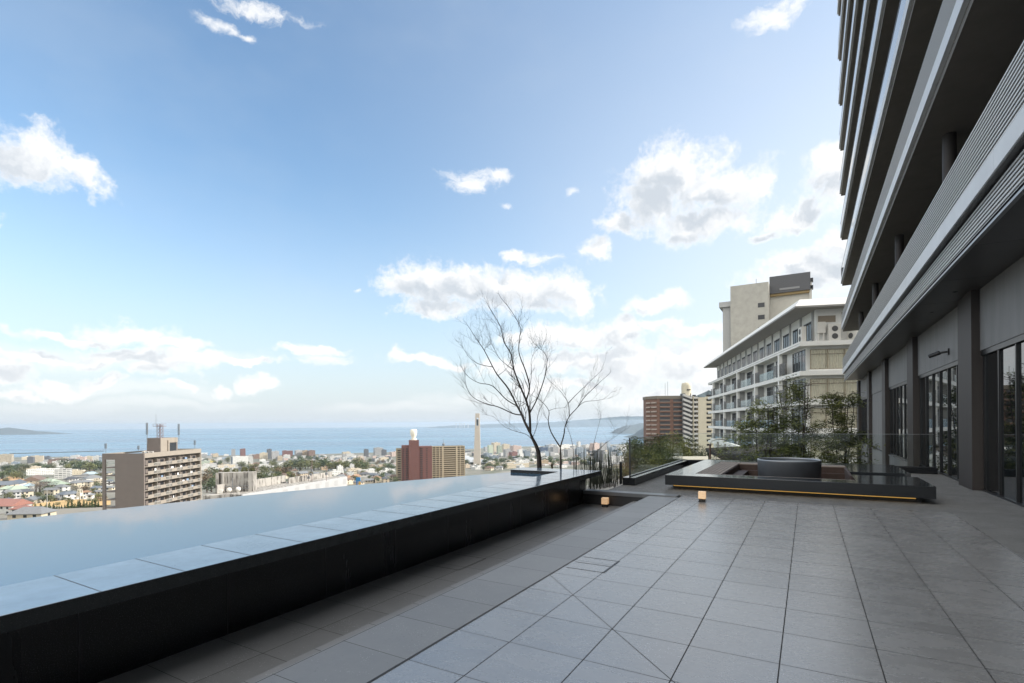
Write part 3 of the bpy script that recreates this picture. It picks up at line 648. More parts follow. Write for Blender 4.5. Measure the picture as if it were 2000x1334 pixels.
# houses with tiled roofs on the near slope
def house(px, py, wpx, roofc, wallc, hip=True, rot=None, grp='tiled houses on the slope below the pool', storeys=2):
    wd = w_at(px, py); p = ground(px, wd); W = wpx * wd / F; Dp = W * R.uniform(.6, .8); hh = 2.8 * storeys; ov = .7
    RC = {'dark grey': (.075, .078, .085), 'grey': (.16, .165, .17), 'slate blue': (.11, .125, .145), 'red': (.23, .105, .08), 'rust': (.25, .15, .09), 'pale green': (.26, .31, .24), 'brown': (.14, .095, .07), 'light blue': (.27, .35, .39)}
    o = thing('tiled_house', f'{wallc} house, {roofc} {"hipped" if hip else "gabled"} roof, {zone(py)} {place(px)}', 'house', p, (YAW + R.choice([-.3, .2, 1.2, -1.0]) + R.uniform(-.2, .2)) if rot is None else rot, grp)
    B(-W / 2, W / 2, -Dp / 2, Dp / 2, -2.5, hh).build('wall', mat('house_' + wallc.replace(' ', '_'), PAL[wallc], .8, nz=.12, ns=.6, hue=.12), o)
    rh = Dp * .3; x = W / 2 + ov; y = Dp / 2 + ov; rx = (x - y * .8) if hip else x
    r = MB().add([(-x, -y, hh), (x, -y, hh), (x, y, hh), (-x, y, hh), (-rx, 0, hh + rh), (rx, 0, hh + rh), (-x, -y, hh - .25), (x, -y, hh - .25), (x, y, hh - .25), (-x, y, hh - .25)],
                 [(0, 1, 5, 4), (2, 3, 4, 5), (1, 2, 5), (3, 0, 4), (9, 8, 7, 6), (0, 6, 7, 1), (1, 7, 8, 2), (2, 8, 9, 3), (3, 9, 6, 0)])
    rf = r.build('roof', mat('roof_' + roofc.replace(' ', '_'), RC[roofc], .55, nz=.25, ns=1.2, hue=.15), o)
    wm_ = mat('house_window', (.035, .04, .045), .2)
    for fl in range(storeys):
        for k, u in enumerate((-.3, .02, .3)):
            if R.random() < .8: B(W * u - .8, W * u + .8, -Dp / 2 - .05, -Dp / 2 + .02, .9 + 2.8 * fl, 2.3 + 2.8 * fl).build('window', wm_, o)
        B(-W / 2 - .05, -W / 2 + .02, -.8, .8, .9 + 2.8 * fl, 2.3 + 2.8 * fl).build('window', wm_, o); B(W / 2 - .02, W / 2 + .05, -.8, .8, .9 + 2.8 * fl, 2.3 + 2.8 * fl).build('window', wm_, o)
    return o
house(22, 1003, 48, 'red', 'white', False, YAW - .15); house(44, 1012, 30, 'red', 'white', True)
house(62, 1022, 60, 'grey', 'cream', True)
HS = [(2, 988, 26, 'dark grey', 'cream'), (14, 985, 24, 'dark grey', 'beige'), (32, 986, 24, 'dark grey', 'cream'), (58, 983, 24, 'grey', 'cream'), (74, 981, 20, 'dark grey', 'beige'), (92, 979, 24, 'dark grey', 'beige'), (109, 978, 22, 'grey', 'beige'), (128, 978, 24, 'slate blue', 'white'), (140, 976, 20, 'slate blue', 'white'),
      (46, 972, 22, 'dark grey', 'cream'), (22, 974, 22, 'grey', 'pale grey'), (12, 965, 26, 'pale green', 'pale grey'), (34, 966, 26, 'pale green', 'white'), (8, 956, 34, 'slate blue', 'cream'), (30, 953, 34, 'slate blue', 'white'), (56, 958, 20, 'light blue', 'white'),
      (66, 945, 44, 'brown', 'beige'), (96, 948, 26, 'pale green', 'beige'), (112, 955, 28, 'pale green', 'beige'), (120, 961, 22, 'grey', 'white'), (148, 952, 20, 'grey', 'cream'), (176, 932, 22, 'light blue', 'white'), (180, 941, 26, 'grey', 'white'), (138, 943, 18, 'dark grey', 'white'), (168, 950, 18, 'grey', 'cream'), (190, 958, 18, 'slate blue', 'cream'),
      (166, 974, 14, 'rust', 'white'), (176, 980, 12, 'grey', 'white'), (100, 968, 18, 'grey', 'cream'), (195, 972, 16, 'grey', 'beige'), (206, 930, 16, 'grey', 'cream'), (213, 948, 16, 'slate blue', 'white'), (212, 963, 16, 'grey', 'cream'),
      (555, 935, 18, 'brown', 'cream'), (575, 921, 16, 'brown', 'beige'), (590, 931, 18, 'grey', 'beige'), (614, 928, 16, 'grey', 'cream'), (632, 932, 16, 'rust', 'cream'), (648, 938, 18, 'brown', 'cream'), (664, 938, 16, 'grey', 'white'), (680, 936, 18, 'rust', 'cream'), (694, 938, 16, 'rust', 'cream'),
      (712, 933, 18, 'dark grey', 'white'), (728, 931, 18, 'slate blue', 'white'), (742, 934, 16, 'grey', 'cream'), (735, 941, 16, 'rust', 'cream'), (757, 932, 18, 'grey', 'white'), (768, 938, 14, 'brown', 'cream'), (720, 942, 16, 'grey', 'cream'), (700, 946, 18, 'grey', 'beige'), (752, 943, 16, 'dark grey', 'beige'), (680, 945, 16, 'brown', 'cream'),
      (546, 925, 14, 'red', 'beige'), (530, 929, 14, 'grey', 'white'), (860, 925, 14, 'grey', 'white'), (955, 920, 14, 'brown', 'cream'), (975, 919, 12, 'grey', 'white')]
for h_ in HS: house(*h_, hip=R.random() < .65, storeys=R.choice([1, 2, 2]))

# ------------------------------------------------------------------ trees of the town
def leaf_mat(name, c0, c1):
    m = bpy.data.materials.new(name); m.use_nodes = True; t = NT(m.node_tree); b = t.n['Principled BSDF']
    co = t.new('ShaderNodeTexCoord').outputs['Object']; oi = t.new('ShaderNodeObjectInfo').outputs['Random']
    n = t.noise(co, .8, 3, .6); c = t.mix(t.smooth(n, .35, .65), c0, c1)
    c2 = t.vec('SCALE', c); t.put(c2.node.inputs['Scale'], t.math('MULTIPLY_ADD', oi, .7, .7)); t.put(b.inputs['Base Color'], c2); b.inputs['Roughness'].default_value = .6
    return m
LEAF = {'dark green': leaf_mat('foliage_dark_green', (.028, .045, .016), (.07, .095, .028)), 'olive green': leaf_mat('foliage_olive', (.06, .068, .02), (.13, .13, .04)),
        'mid green': leaf_mat('foliage_mid_green', (.075, .10, .028), (.20, .215, .065)), 'brownish': leaf_mat('foliage_brownish', (.07, .05, .025), (.14, .09, .04)), 'grey leafless': leaf_mat('twigs_grey', (.10, .085, .075), (.17, .15, .135)), 'yellow green': leaf_mat('foliage_yellow_green', (.12, .13, .03), (.25, .24, .06))}
m_bark = mat('bark', (.055, .042, .034), .85, nz=.3, ns=8)
def crown(seed, lobes, n, ls, asp=.6):
    r = random.Random(seed); m = MB(); tot = sum(l[3] ** 2 for l in lobes)
    for (cx, cy, cz, cr) in lobes:
        for _ in range(int(n * cr * cr / tot)):
            d = Vector((r.gauss(0, 1), r.gauss(0, 1), r.gauss(0, 1))).normalized(); q = Vector((cx, cy, cz)) + d * cr * r.uniform(.55, 1.08) * Vector((1, 1, .85)).length / 1.65
            u = Vector((r.gauss(0, 1), r.gauss(0, 1), r.gauss(0, .6))).normalized(); v = u.cross(Vector((r.gauss(0, 1), r.gauss(0, 1), r.gauss(0, 1)))).normalized()
            s = ls * r.uniform(.6, 1.3); m.quad(q - u * s, q - v * s * asp, q + u * s, q + v * s * asp)
    return m
def mesh_of(mb, m, name):
    o = mb.build(name, m); me = o.data; bpy.data.objects.remove(o); return me
CROWNS = []
for s_ in range(5):
    r = random.Random(40 + s_)
    CROWNS.append([(r.uniform(-.28, .28), r.uniform(-.28, .28), r.uniform(.35, .8), r.uniform(.2, .34)) for _ in range(7)] + [(0, 0, .55, .36)])
TREE_ME = {}
for nm, lm_ in LEAF.items():
    TREE_ME[nm] = [mesh_of(crown(60 + i, CROWNS[i], 420 if nm != 'grey leafless' else 300, .055, .6 if nm != 'grey leafless' else .16), lm_, 'crown') for i in range(5)]
TRUNK_ME = mesh_of(MB().tube([(0, 0, -.1), (.02, .01, .3), (0, 0, .62)], [.05, .035, .015], 6), m_bark, 'trunk')
def tree(px, py, hpx, kind, grp='trees among the town', wide=1.15):
    hpx *= 1.22; wd = w_at(px, py); p = ground(px, wd); h_ = hpx * wd / F
    if hpx > 0:
        o = thing('town_tree', f'{"tall" if hpx > 14 else "round"} {kind} tree {zone(py)} {place(px)}', 'tree', p, R.uniform(0, 6), grp)
        c = bpy.data.objects.new('crown', R.choice(TREE_ME[kind])); sc.collection.objects.link(c); c.parent = o
        k = bpy.data.objects.new('trunk', TRUNK_ME); sc.collection.objects.link(k); k.parent = o
    else:
        o = bpy.data.objects.new('town_tree', R.choice(TREE_ME[kind])); sc.collection.objects.link(o); o.location = p; o.rotation_euler = (0, 0, R.uniform(0, 6))
        tag(o, f'small {kind} tree {zone(py)} {place(px)}', 'tree', grp)
    o.scale = (h_ * wide, h_ * wide, h_)
    return o
def grove(n, x0, x1, y0, y1, hr, kinds, wide=1.2):
    for i in range(n):
        f = (i + .5) / n; tree(x0 + (x1 - x0) * f + R.uniform(-4, 4), R.uniform(y0, y1), R.uniform(*hr), R.choice(kinds), wide=wide)
DG = ['dark green', 'dark green', 'olive green']
grove(16, 5, 200, 972, 990, (7, 13), DG + ['olive green']); grove(9, 0, 48, 926, 938, (12, 18), DG + ['olive green', 'brownish']); grove(8, 10, 52, 916, 924, (9, 13), DG); grove(8, 64, 108, 915, 923, (10, 14), DG + ['olive green'])
grove(14, 124, 200, 914, 923, (11, 18), DG + ['olive green']); grove(5, 150, 200, 925, 934, (8, 11), ['brownish', 'grey leafless', 'olive green'])
grove(10, 396, 432, 930, 968, (14, 24), DG + ['olive green', 'brownish']); grove(14, 490, 575, 928, 946, (13, 20), DG + ['olive green', 'olive green', 'brownish']); grove(10, 470, 560, 912, 922, (8, 12), DG)
grove(22, 558, 715, 915, 921, (14, 20), DG + ['dark green', 'olive green']); grove(12, 566, 632, 897, 901, (5, 8), ['dark green']); grove(8, 640, 720, 908, 914, (7, 10), DG)
grove(10, 700, 770, 914, 926, (8, 13), DG + ['olive green', 'brownish']); grove(5, 735, 775, 930, 945, (8, 12), DG); grove(6, 720, 772, 900, 908, (5, 8), ['brownish', 'dark green'])
grove(18, 938, 1062, 899, 906, (7, 10), ['dark green']); grove(18, 1062, 1165, 902, 909, (7, 11), ['dark green']); grove(6, 925, 985, 914, 919, (7, 12), DG + ['yellow green'])
grove(14, 905, 1000, 906, 919, (6, 11), DG + ['olive green']); grove(12, 400, 560, 903, 916, (5, 9), DG + ['olive green']); grove(12, 600, 770, 922, 942, (6, 10), DG + ['olive green', 'brownish']); grove(10, 0, 200, 936, 975, (6, 11), DG + ['olive green', 'brownish'])
grove(5, 85, 195, 944, 956, (6, 10), DG + ['grey leafless']); grove(6, 160, 200, 962, 982, (8, 14), ['brownish', 'grey leafless', 'olive green']); grove(5, 395, 470, 898, 906, (4, 6), DG)
for px, py, h_, k in ((78, 966, 26, 'grey leafless'), (70, 964, 20, 'grey leafless'), (94, 962, 20, 'grey leafless'), (88, 966, 14, 'dark green'), (130, 956, 10, 'dark green'), (10, 944, 9, 'dark green'), (140, 966, 14, 'grey leafless'), (150, 962, 14, 'grey leafless')): tree(px, py, h_, k, wide=1.5)
# row of cypresses
CY = mesh_of(crown(99, [(0, 0, .12, .17), (0, 0, .3, .15), (.02, 0, .48, .12), (0, .02, .65, .09), (0, 0, .8, .06), (0, 0, .93, .03)], 420, .05), LEAF['dark green'], 'crown')
for i in range(26):
    px = 44 + i * 5.9 + R.uniform(-1.5, 1.5); wd = w_at(px, 1004 - i * .55); p = ground(px, wd); hh = R.uniform(11, 20) * wd / F
    o = thing('cypress_tree', 'slim pointed cypress in the row at the pool edge before the orange bank', 'tree', p, R.uniform(0, 6), 'row of slim cypresses'); o.scale = (hh * 1.0, hh * 1.0, hh)
    for me_, nm in ((CY, 'crown'), (TRUNK_ME, 'trunk')):
        c = bpy.data.objects.new(nm, me_); sc.collection.objects.link(c); c.parent = o
        if nm == 'trunk': c.scale = (.4, .4, .5)
def bank(name, pts, col):
    vs = [ground(px, w_at(px, py)) + Vector((0, 0, 1.2 if py2 else .7)) for px, py, py2 in pts]
    struct(name, MB().add(vs, [tuple(range(len(vs)))]), mat(name + '_soil', col, .9, nz=.2, ns=.2))
bank('bare_soil_bank', [(60, 999, 0), (215, 988, 0), (215, 977, 1), (130, 979, 1), (60, 988, 1)], (.42, .28, .12))
bank('bare_soil_field', [(0, 945, 0), (50, 942, 0), (44, 935, 1), (20, 931, 1), (0, 938, 1)], (.42, .26, .13))

# ------------------------------------------------------------------ landmark buildings
# taupe apartment block
wA = 184.0; pA = at(280, 885.5, wA); zA = pA.z
m_ta = mat('taupe_tile_wall', (.165, .138, .122), .7, nz=.08, ns=.5); m_tb = mat('taupe_balcony', (.27, .235, .195), .7, nz=.08, ns=.6); m_tr = mat('taupe_railing', (.48, .46, .42), .6); m_tw = mat('apartment_glass', (.03, .032, .036), .15)
ap = thing('apartment_block', 'taupe apartment block with open stair end and long balcony side beyond the pool', 'building', (pA.x, pA.y, zA - 36), YAW)
LX, LY, HT = 15.0, 34.0, 36.0
w_ = MB(); w_.box(-10.4, 0, 0, .5, 0, HT); w_.box(-LX, -13.9, 0, .5, 0, HT); w_.box(-13.9, -10.4, 0, .5, HT - 2.2, HT)
w_.box(-10.4, -1.7, .5, LY, 0, HT - .6); w_.box(-LX, -14.6, .5, LY, 0, .3); w_.box(-1.7, -.2, .5, LY - .5, HT - 1.1, HT - .6)
w_.build('wall', m_ta, ap)
w_ = MB(); w_.box(-.9, .02, .5, LY, HT - 1.7, HT); w_.box(-1.7, 0.02, LY - .5, LY, 0, HT - 1.7); w_.box(-LX, -.9, LY - .4, LY, HT - .6, HT); w_.box(-LX, -LX + .4, .5, LY - .4, HT - .6, HT); w_.build('parapet', m_tb, ap)
nF = 12
for k in range(nF):
    z = HT - 2.3 - 2.9 * k
    B(-13.9, -10.4, .05, 4, z - 2.95, z - 2.55).build('stair_landing', m_ta, ap)
    b_ = MB(); b_.box(-1.7, -.05, .5, LY - .5, z - 2.75, z - 2.55)
    rails = []
    for i in range(5):
        rl = MB(); rails.append(rl)
        y0 = .7 + i * 6.55
        b_.box(-.15, -.02, y0 + 1.4, y0 + 4.5, z - 2.75, z - 1.45); b_.box(-1.7, -.1, y0 + 6.35, y0 + 6.5, z - 2.5, z)
        for j in range(14):
            yy = y0 + 4.5 + j * .247; rl.box(-.12, -.05, yy, yy + .06, z - 2.55, z - 1.5)
        rl.box(-.14, -.04, y0 + 4.5, y0 + 7.95 if i < 4 else y0 + 6.3, z - 1.55, z - 1.45)
        for q, yw in enumerate((.5, 3.8)):
            B(-1.72, -1.66, y0 + yw, y0 + yw + 1.9, z - 2.5, z - .6).build('window', m_tw, ap)
    for q in range(R.choice([1, 2, 3, 3])):
        yl = R.uniform(1.5, 31); hl = R.uniform(.5, 1.0); B(-.45, -.4, yl, yl + R.uniform(.5, 1.5), z - 1.6, z - 1.6 + hl).build('laundry', mat(*R.choice([('laundry_white', (.7, .7, .7)), ('laundry_blue', (.2, .28, .4)), ('laundry_dark', (.08, .08, .09))])), ap)
    bo_ = b_.build('balcony', m_tb, ap)
    for rl in rails: rl.build('railing', m_tr, bo_)
ph = MB(); ph.box(-6.4, -1.2, 10.5, 20.5, HT - .6, HT + 5.2); ph.build('penthouse', m_ta, ap)
ph = MB(); ph.box(-1.19, -1.12, 10.5, 20.5, HT + 3.3, HT + 5.2); ph.box(-1.19, -1.12, 10.5, 14.8, HT - .6, HT + 3.3); ph.box(-1.19, -.7, 14.2, 15.0, HT - .6, HT + 4.2); ph.build('penthouse_face', m_tb, ap)
B(-1.195, -1.14, 15.1, 19.6, HT - .5, HT + 3.2).build('penthouse_door', m_tw, ap)
m_lat = mat('lattice_steel', (.20, .13, .12), .6); m_pole = mat('grey_pole', (.14, .15, .16), .5)
la = thing('lattice_mast', 'red and grey lattice mast with platform on the taupe block roof', 'mast', (0, 0, 0)); la.matrix_world = ap.matrix_basis @ Matrix.Translation((-3.4, 13.5, HT + 5.2))
m_ = MB()
for sx in (-.7, .7):
    for sy in (-.7, .7): m_.tube([(sx, sy, 0), (sx, sy, 5.2)], .09, 5)
for k in range(4):
    for s in (-.7, .7):
        m_.tube([(-.7, s, k * 1.3), (.7, s, k * 1.3 + 1.3)], .05, 4); m_.tube([(.7, s, k * 1.3), (-.7, s, k * 1.3 + 1.3)], .05, 4); m_.tube([(s, -.7, k * 1.3), (s, .7, k * 1.3 + 1.3)], .05, 4)
m_.build('lattice', m_lat, la)
m_ = MB(); m_.box(-1.7, 1.5, -1.5, 1.5, 4.4, 4.55); m_.box(-1.7, 1.5, -1.5, -1.42, 5.3, 5.4); m_.box(-1.7, -1.62, -1.5, 1.5, 5.3, 5.4); m_.box(1.42, 1.5, -1.5, 1.5, 5.3, 5.4)
for sx in (-1.66, 0, 1.46): m_.box(sx - .04, sx + .04, -1.5, -1.42, 4.55, 5.3)
m_.build('platform', m_lat, la); MB().tube([(-1.5, 0, 4.5), (-1.5, 0, 9.2)], .05, 5).build('spike', m_pole, la)
def antenna(px, py, w, h_, lab):
    p = at(px, py, w); o = thing('antenna', lab, 'antenna', p, 0, 'antennas on the taupe block roof')
    MB().tube([(0, 0, 0), (0, 0, h_)], .09, 6).build('pole', m_pole, o)
    m_ = MB()
    for k in range(3): a_ = k * 2.1; m_.cyl((.28 * math.cos(a_), .28 * math.sin(a_), h_ * .45), (.28 * math.cos(a_), .28 * math.sin(a_), h_), .12, n=6)
    m_.build('panel_aerial', m_pole, o)
antenna(206, 884, 190, 3.4, 'grey panel antenna on the left roof corner of the taupe block'); antenna(270, 884, 190, 2.6, 'short panel antenna on the taupe block roof edge above the blank wall')
antenna(287, 868, 194, 8.2, 'tall antenna on the left side of the taupe block penthouse'); antenna(349, 868, 203, 8.2, 'tall antenna on the right side of the taupe block penthouse'); antenna(380, 876, 212, 3.4, 'panel antenna near the right roof end of the taupe block')
m_ac = mat('white_casing', (.62, .60, .55), .5, nz=.05)
def ac_unit(mw, lab, s=1.0, grp=None, fans=2):
    o = thing('air_conditioner', lab, 'air conditioner', (0, 0, 0), 0, grp); o.matrix_world = mw
    B(-.5 * s, .5 * s, -.2 * s, .2 * s, 0, 1.55 * s if fans == 2 else .9 * s).build('casing', m_ac, o)
    for k in range(fans): MB().cyl((0, -.2 * s - .01, (.42 + .7 * k) * s), (0, -.2 * s - .03, (.42 + .7 * k) * s), .26 * s, n=20).build('fan_grille', mat('fan_dark', (.07, .07, .07), .6), o)
    return o
for k in range(3): ac_unit(ap.matrix_basis @ Matrix.Translation((-6.3 + 1.6 * k, 8.6, HT - .6)), ['leftmost of three rooftop units before the taupe block penthouse', 'middle one of three rooftop units before the taupe block penthouse', 'rightmost of three rooftop units before the taupe block penthouse'][k], 1.0, 'rooftop units on the taupe block', 1)

# maroon and gold tower
wM = 690.0; m_mar = mat('maroon_tile', (.14, .058, .048), .7, nz=.08, ns=.15); m_mard = mat('dark_opening', (.03, .022, .02), .6); m_gold = mat('gold_tile', (.33, .275, .19), .7, nz=.06, ns=.15)
def lp(px, py, w): q = at(px, py, w); return q
pM = lp(843, 872, wM); mt = thing('apartment_tower', 'maroon high-rise with stair core and white water tank beyond the pool', 'building', (pM.x, pM.y, pM.z - 62), YAW + rad(10))
S = wM / F
w_ = MB(); w_.box(-58 * S, -44 * S, -6, 14, 0, 64); w_.box(-44 * S, -25 * S, -9, 4, 0, 71); w_.box(-25 * S, 0, -6, 14, 0, 62.5); w_.build('wall', m_mar, mt)
w_ = MB(); w_.cyl((-35 * S, -2, 71), (-35 * S, -2, 73), 4, n=20); w_.lathe([(2.6, 73), (2.9, 75), (4.4, 79), (4.4, 84), (3.6, 85.2), (.01, 85.6)], 20, (-35 * S, -2)); w_.build('water_tank', mat('tank_white', (.70, .66, .56), .5), mt)
for k in range(21):
    z = 60.5 - 2.9 * k
    for x0, x1 in ((-56, -53), (-50, -46), (-23, -18)): B(x0 * S, x1 * S, -6.1, -5.9, z - 1.9, z - .3).build('window', m_mard, mt)
    B(-11.5 * S, -8.5 * S, -6.1, -5.9, z - 1.5, z - .5).build('window', m_mard, mt)
pG = lp(843, 872, wM + 22); gt = thing('apartment_tower', 'golden tan high-rise with long balcony rows joined behind the maroon tower', 'building', (pG.x, pG.y, pG.z - 62), YAW + rad(20))
G = (wM + 22) / F
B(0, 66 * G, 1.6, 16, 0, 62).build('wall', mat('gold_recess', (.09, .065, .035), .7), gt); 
for k in range(21):
    z = 62 - 2.95 * k; m_ = MB(); m_.box(0, 66 * G, 0, 1.6, z - 1.15, z)
    m_.build('balcony', m_gold, gt)
m_ = MB()
for x in (0, 7, 14, 20, 48, 56, 65): m_.box(x * G, (x + (3 if x in (20, 48) else 1.2)) * G, -.12, 1.55, 0, 62.1)
m_.build('pier', m_gold, gt); B(-69 * S, -56 * S, 4, 12, 0, 60).build('side_wing', m_gold, mt)
for k in range(20): B(-66 * S, -60 * S, 3.9, 4.1, 58 - 2.95 * k - 1.9, 58 - 2.95 * k - .4).build('window', m_mard, mt)
# concrete observation tower, convention hall, small lattice tower
wT = 1090.0; pT = at(930.5, 918, wT); S = wT / F; ct = thing('observation_tower', 'tall tapering concrete observation tower with open slot at the top', 'tower', pT, YAW)
hT = 110 * S; m_ct = mat('tower_concrete', (.52, .46, .39), .8, nz=.08, ns=.1)
w_ = MB(); n = 14; prof = []
for i in range(n + 1):
    f = i / n; z = hT * f; l_ = (-8.4 + 5.6 * f ** .8) * S; r_ = (7.4 - 1.0 * f) * S * (1 - .1 * f); prof.append((l_ + .5, r_, z))
for s in (0, 1):
    for (l0, r0, z0), (l1, r1, z1) in zip(prof, prof[1:]):
        if z0 > hT * .78 and z1 < hT * .99 + 1:
            for q0, q1 in ((0, .25), (.75, 1)):
                if s: w_.add([(l0 + (r0 - l0) * q0, -4, z0), (l0 + (r0 - l0) * q1, -4, z0), (l0 + (r0 - l0) * q1, 4, z0), (l0 + (r0 - l0) * q0, 4, z0), (l1 + (r1 - l1) * q0, -4, z1), (l1 + (r1 - l1) * q1, -4, z1), (l1 + (r1 - l1) * q1, 4, z1), (l1 + (r1 - l1) * q0, 4, z1)], [(0, 3, 2, 1), (4, 5, 6, 7), (0, 1, 5, 4), (1, 2, 6, 5), (2, 3, 7, 6), (3, 0, 4, 7)])
        elif s: w_.add([(l0, -4, z0), (r0, -4, z0), (r0, 4, z0), (l0, 4, z0), (l1, -4, z1), (r1, -4, z1), (r1, 4, z1), (l1, 4, z1)], [(0, 3, 2, 1), (4, 5, 6, 7), (0, 1, 5, 4), (1, 2, 6, 5), (2, 3, 7, 6), (3, 0, 4, 7)])
w_.build('shaft', m_ct, ct); B(prof[-1][0] - .1, prof[-1][1] + .1, -4.1, 4.1, hT - 2, hT + .6).build('top_beam', m_ct, ct)
mid = (prof[11][0] + prof[11][1]) / 2; B(mid - 1.7, mid + 1.9, -2.5, 2.5, hT * .79, hT * .9).build('viewing_deck', mat('deck_glass', (.05, .06, .065), .2), ct)
wC = w_at(985, 905) ; pC = ground(945, wC); S = wC / F
ch = thing('convention_hall', 'low grey convention hall with curved sail roof at the concrete tower', 'hall', pC, YAW)
r_ = MB(); N = 12; vs = []
for i in range(N + 1):
    f = i / N; x = (-42 + 92 * f) * S; zt = (15 * (1 - f) ** 1.6 + 2.5) * S
    for y, k in ((-14, .35), (-6, .85), (4, 1), (16, .7)): vs.append((x, y, zt * k))
r_.add(vs, [(i * 4 + j, (i + 1) * 4 + j, (i + 1) * 4 + j + 1, i * 4 + j + 1) for i in range(N) for j in range(3)], True); r_.build('roof', mat('hall_roof', (.34, .36, .38), .5, nz=.1, ns=.1), ch)
B(-41 * S, 48 * S, -10, 12, -4, 1.2 * S).build('wall', mat('hall_wall', (.20, .21, .21), .7), ch)
wB = w_at(866, 886); pB = ground(866, wB); S = wB / F
bt = thing('lattice_tower', 'small distant steel tower with round pod and spire near the shore', 'tower', pB, YAW)
w_ = MB()
for sx in (-1, 1):
    for sy in (-1, 1): w_.tube([(sx * 3.2 * S, sy * 3.2 * S, 0), (sx * 1.2 * S, sy * 1.2 * S, 16 * S)], .35 * S, 5)
for k in range(5): w_.box(-(3 - .4 * k) * S, (3 - .4 * k) * S, -(3 - .4 * k) * S, (3 - .4 * k) * S, k * 3 * S, k * 3 * S + .3 * S)
w_.build('legs', m_pole, bt); MB().lathe([(1.2 * S, 15 * S), (2.6 * S, 17 * S), (2.6 * S, 19 * S), (1.2 * S, 21 * S)], 16).build('pod', m_pole, bt); MB().tube([(0, 0, 20 * S), (0, 0, 29 * S)], .3 * S, 5).build('spire', m_pole, bt)
for k, (px, hp) in enumerate(((891, 8), (898, 9), (902, 7), (907, 8), (914, 6))):
    p = at(px, 833.5, 15500); p.z = -148; MB().tube([(0, 0, 0), (0, 0, 30 + hp * 15)], 14, 8).build('chimney', mat('chimney_paint', (.5, .5, .5), .7), None, p); o = bpy.data.objects['chimney' if k == 0 else 'chimney.%03d' % k]
    tag(o, 'thin pale factory chimney across the bay on the horizon behind the concrete tower', 'chimney', 'factory chimneys across the bay')
bw_ = MB(); q0 = ground(18, 2750); q1 = ground(200, 2950); q0.z = q1.z = -148
bw_.add([q0, q1, q1 + FW * 14, q0 + FW * 14] + [p + Vector((0, 0, 4)) for p in (q0, q1, q1 + FW * 14, q0 + FW * 14)], [(0, 3, 2, 1), (4, 5, 6, 7), (0, 1, 5, 4), (1, 2, 6, 5), (2, 3, 7, 6), (3, 0, 4, 7)])
tag(bw_.build('breakwater', mat('breakwater_rock', (.07, .075, .08), .9)), 'long dark breakwater in the sea left of the taupe block', 'breakwater')

# weathered concrete building and white parapet just below the pool
m_wc = bpy.data.materials.new('stained_concrete'); m_wc.use_nodes = True; t = NT(m_wc.node_tree); co = t.new('ShaderNodeTexCoord').outputs['Object']
st_ = t.noise(t.vec('MULTIPLY', co, (1, 1, .12)), 2.2, 6, .65); c = t.mix(t.smooth(st_, .42, .62), (.36, .34, .31), (.10, .09, .08)); c = t.mix(t.smooth(t.noise(co, .6, 4, .6), .5, .7), c, (.42, .40, .36)); t.put(t.n['Principled BSDF'].inputs['Base Color'], c); t.n['Principled BSDF'].inputs['Roughness'].default_value = .9
wR = 92.0; pR = at(457, 985, wR); S = wR / F
ru = thing('concrete_building', 'stained old concrete rooftop block with round white vents beyond the pool', 'building', (pR.x, pR.y, pR.z), YAW + rad(14))
B(-33 * S, 33 * S, 0, 2.5, -6, 62 * S).build('rooftop_block', m_wc, ru); 
for x0, x1 in ((-33, -28), (-22, -19), (24, 33)): B(x0 * S, x1 * S, -.35, -.01, 25 * S, 62.5 * S).build('pilaster', m_wc, ru)
B(-44 * S, 30 * S, -3.5, -.36, -6, 24 * S).build('lower_block', m_wc, ru); B(-32 * S, 2 * S, -3.53, -3.4, 2 * S, 11 * S).build('opening', m_frame, ru)
m_ = MB(); m_.tube([(-28 * S, -.5, 36 * S), (26 * S, -.5, 36 * S)], .05, 6); m_.tube([(-28 * S, -.5, 31 * S), (26 * S, -.5, 31 * S)], .05, 6); m_.tube([(-3 * S, -.5, 31 * S), (-3 * S, -.5, 52 * S)], .06, 6); m_.build('pipe', m_pole, ru)
for x, z in ((-7, 30), (9, 31)):
    m_ = MB(); m_.lathe([(.01, .42), (.3, .34), (.42, .1), (.42, -.15), (.3, -.35), (.01, -.42)], 16); v_ = m_.build('vent', m_ac, ru, (x * S, -1.2, z * S))
    B(-.15, .15, -.15, .15, -.7, -.38).build('vent_base', m_ac, ru, (x * S, -1.2, z * S))
B(-26 * S, -18 * S, -1.6, -.9, 24 * S, 31 * S).build('cabinet', m_ac, ru)
m_ = crown(5, [(-20 * S, 2, 65 * S, .5), (-5 * S, 2, 64 * S, .5), (12 * S, 2, 65 * S, .6), (26 * S, 2, 64 * S, .5)], 1500, .1); tag(m_.build('roof_weeds', LEAF['olive green'], None, (pR.x, pR.y, pR.z), YAW + rad(14)), 'green weeds growing along the top of the stained concrete block', 'weeds')
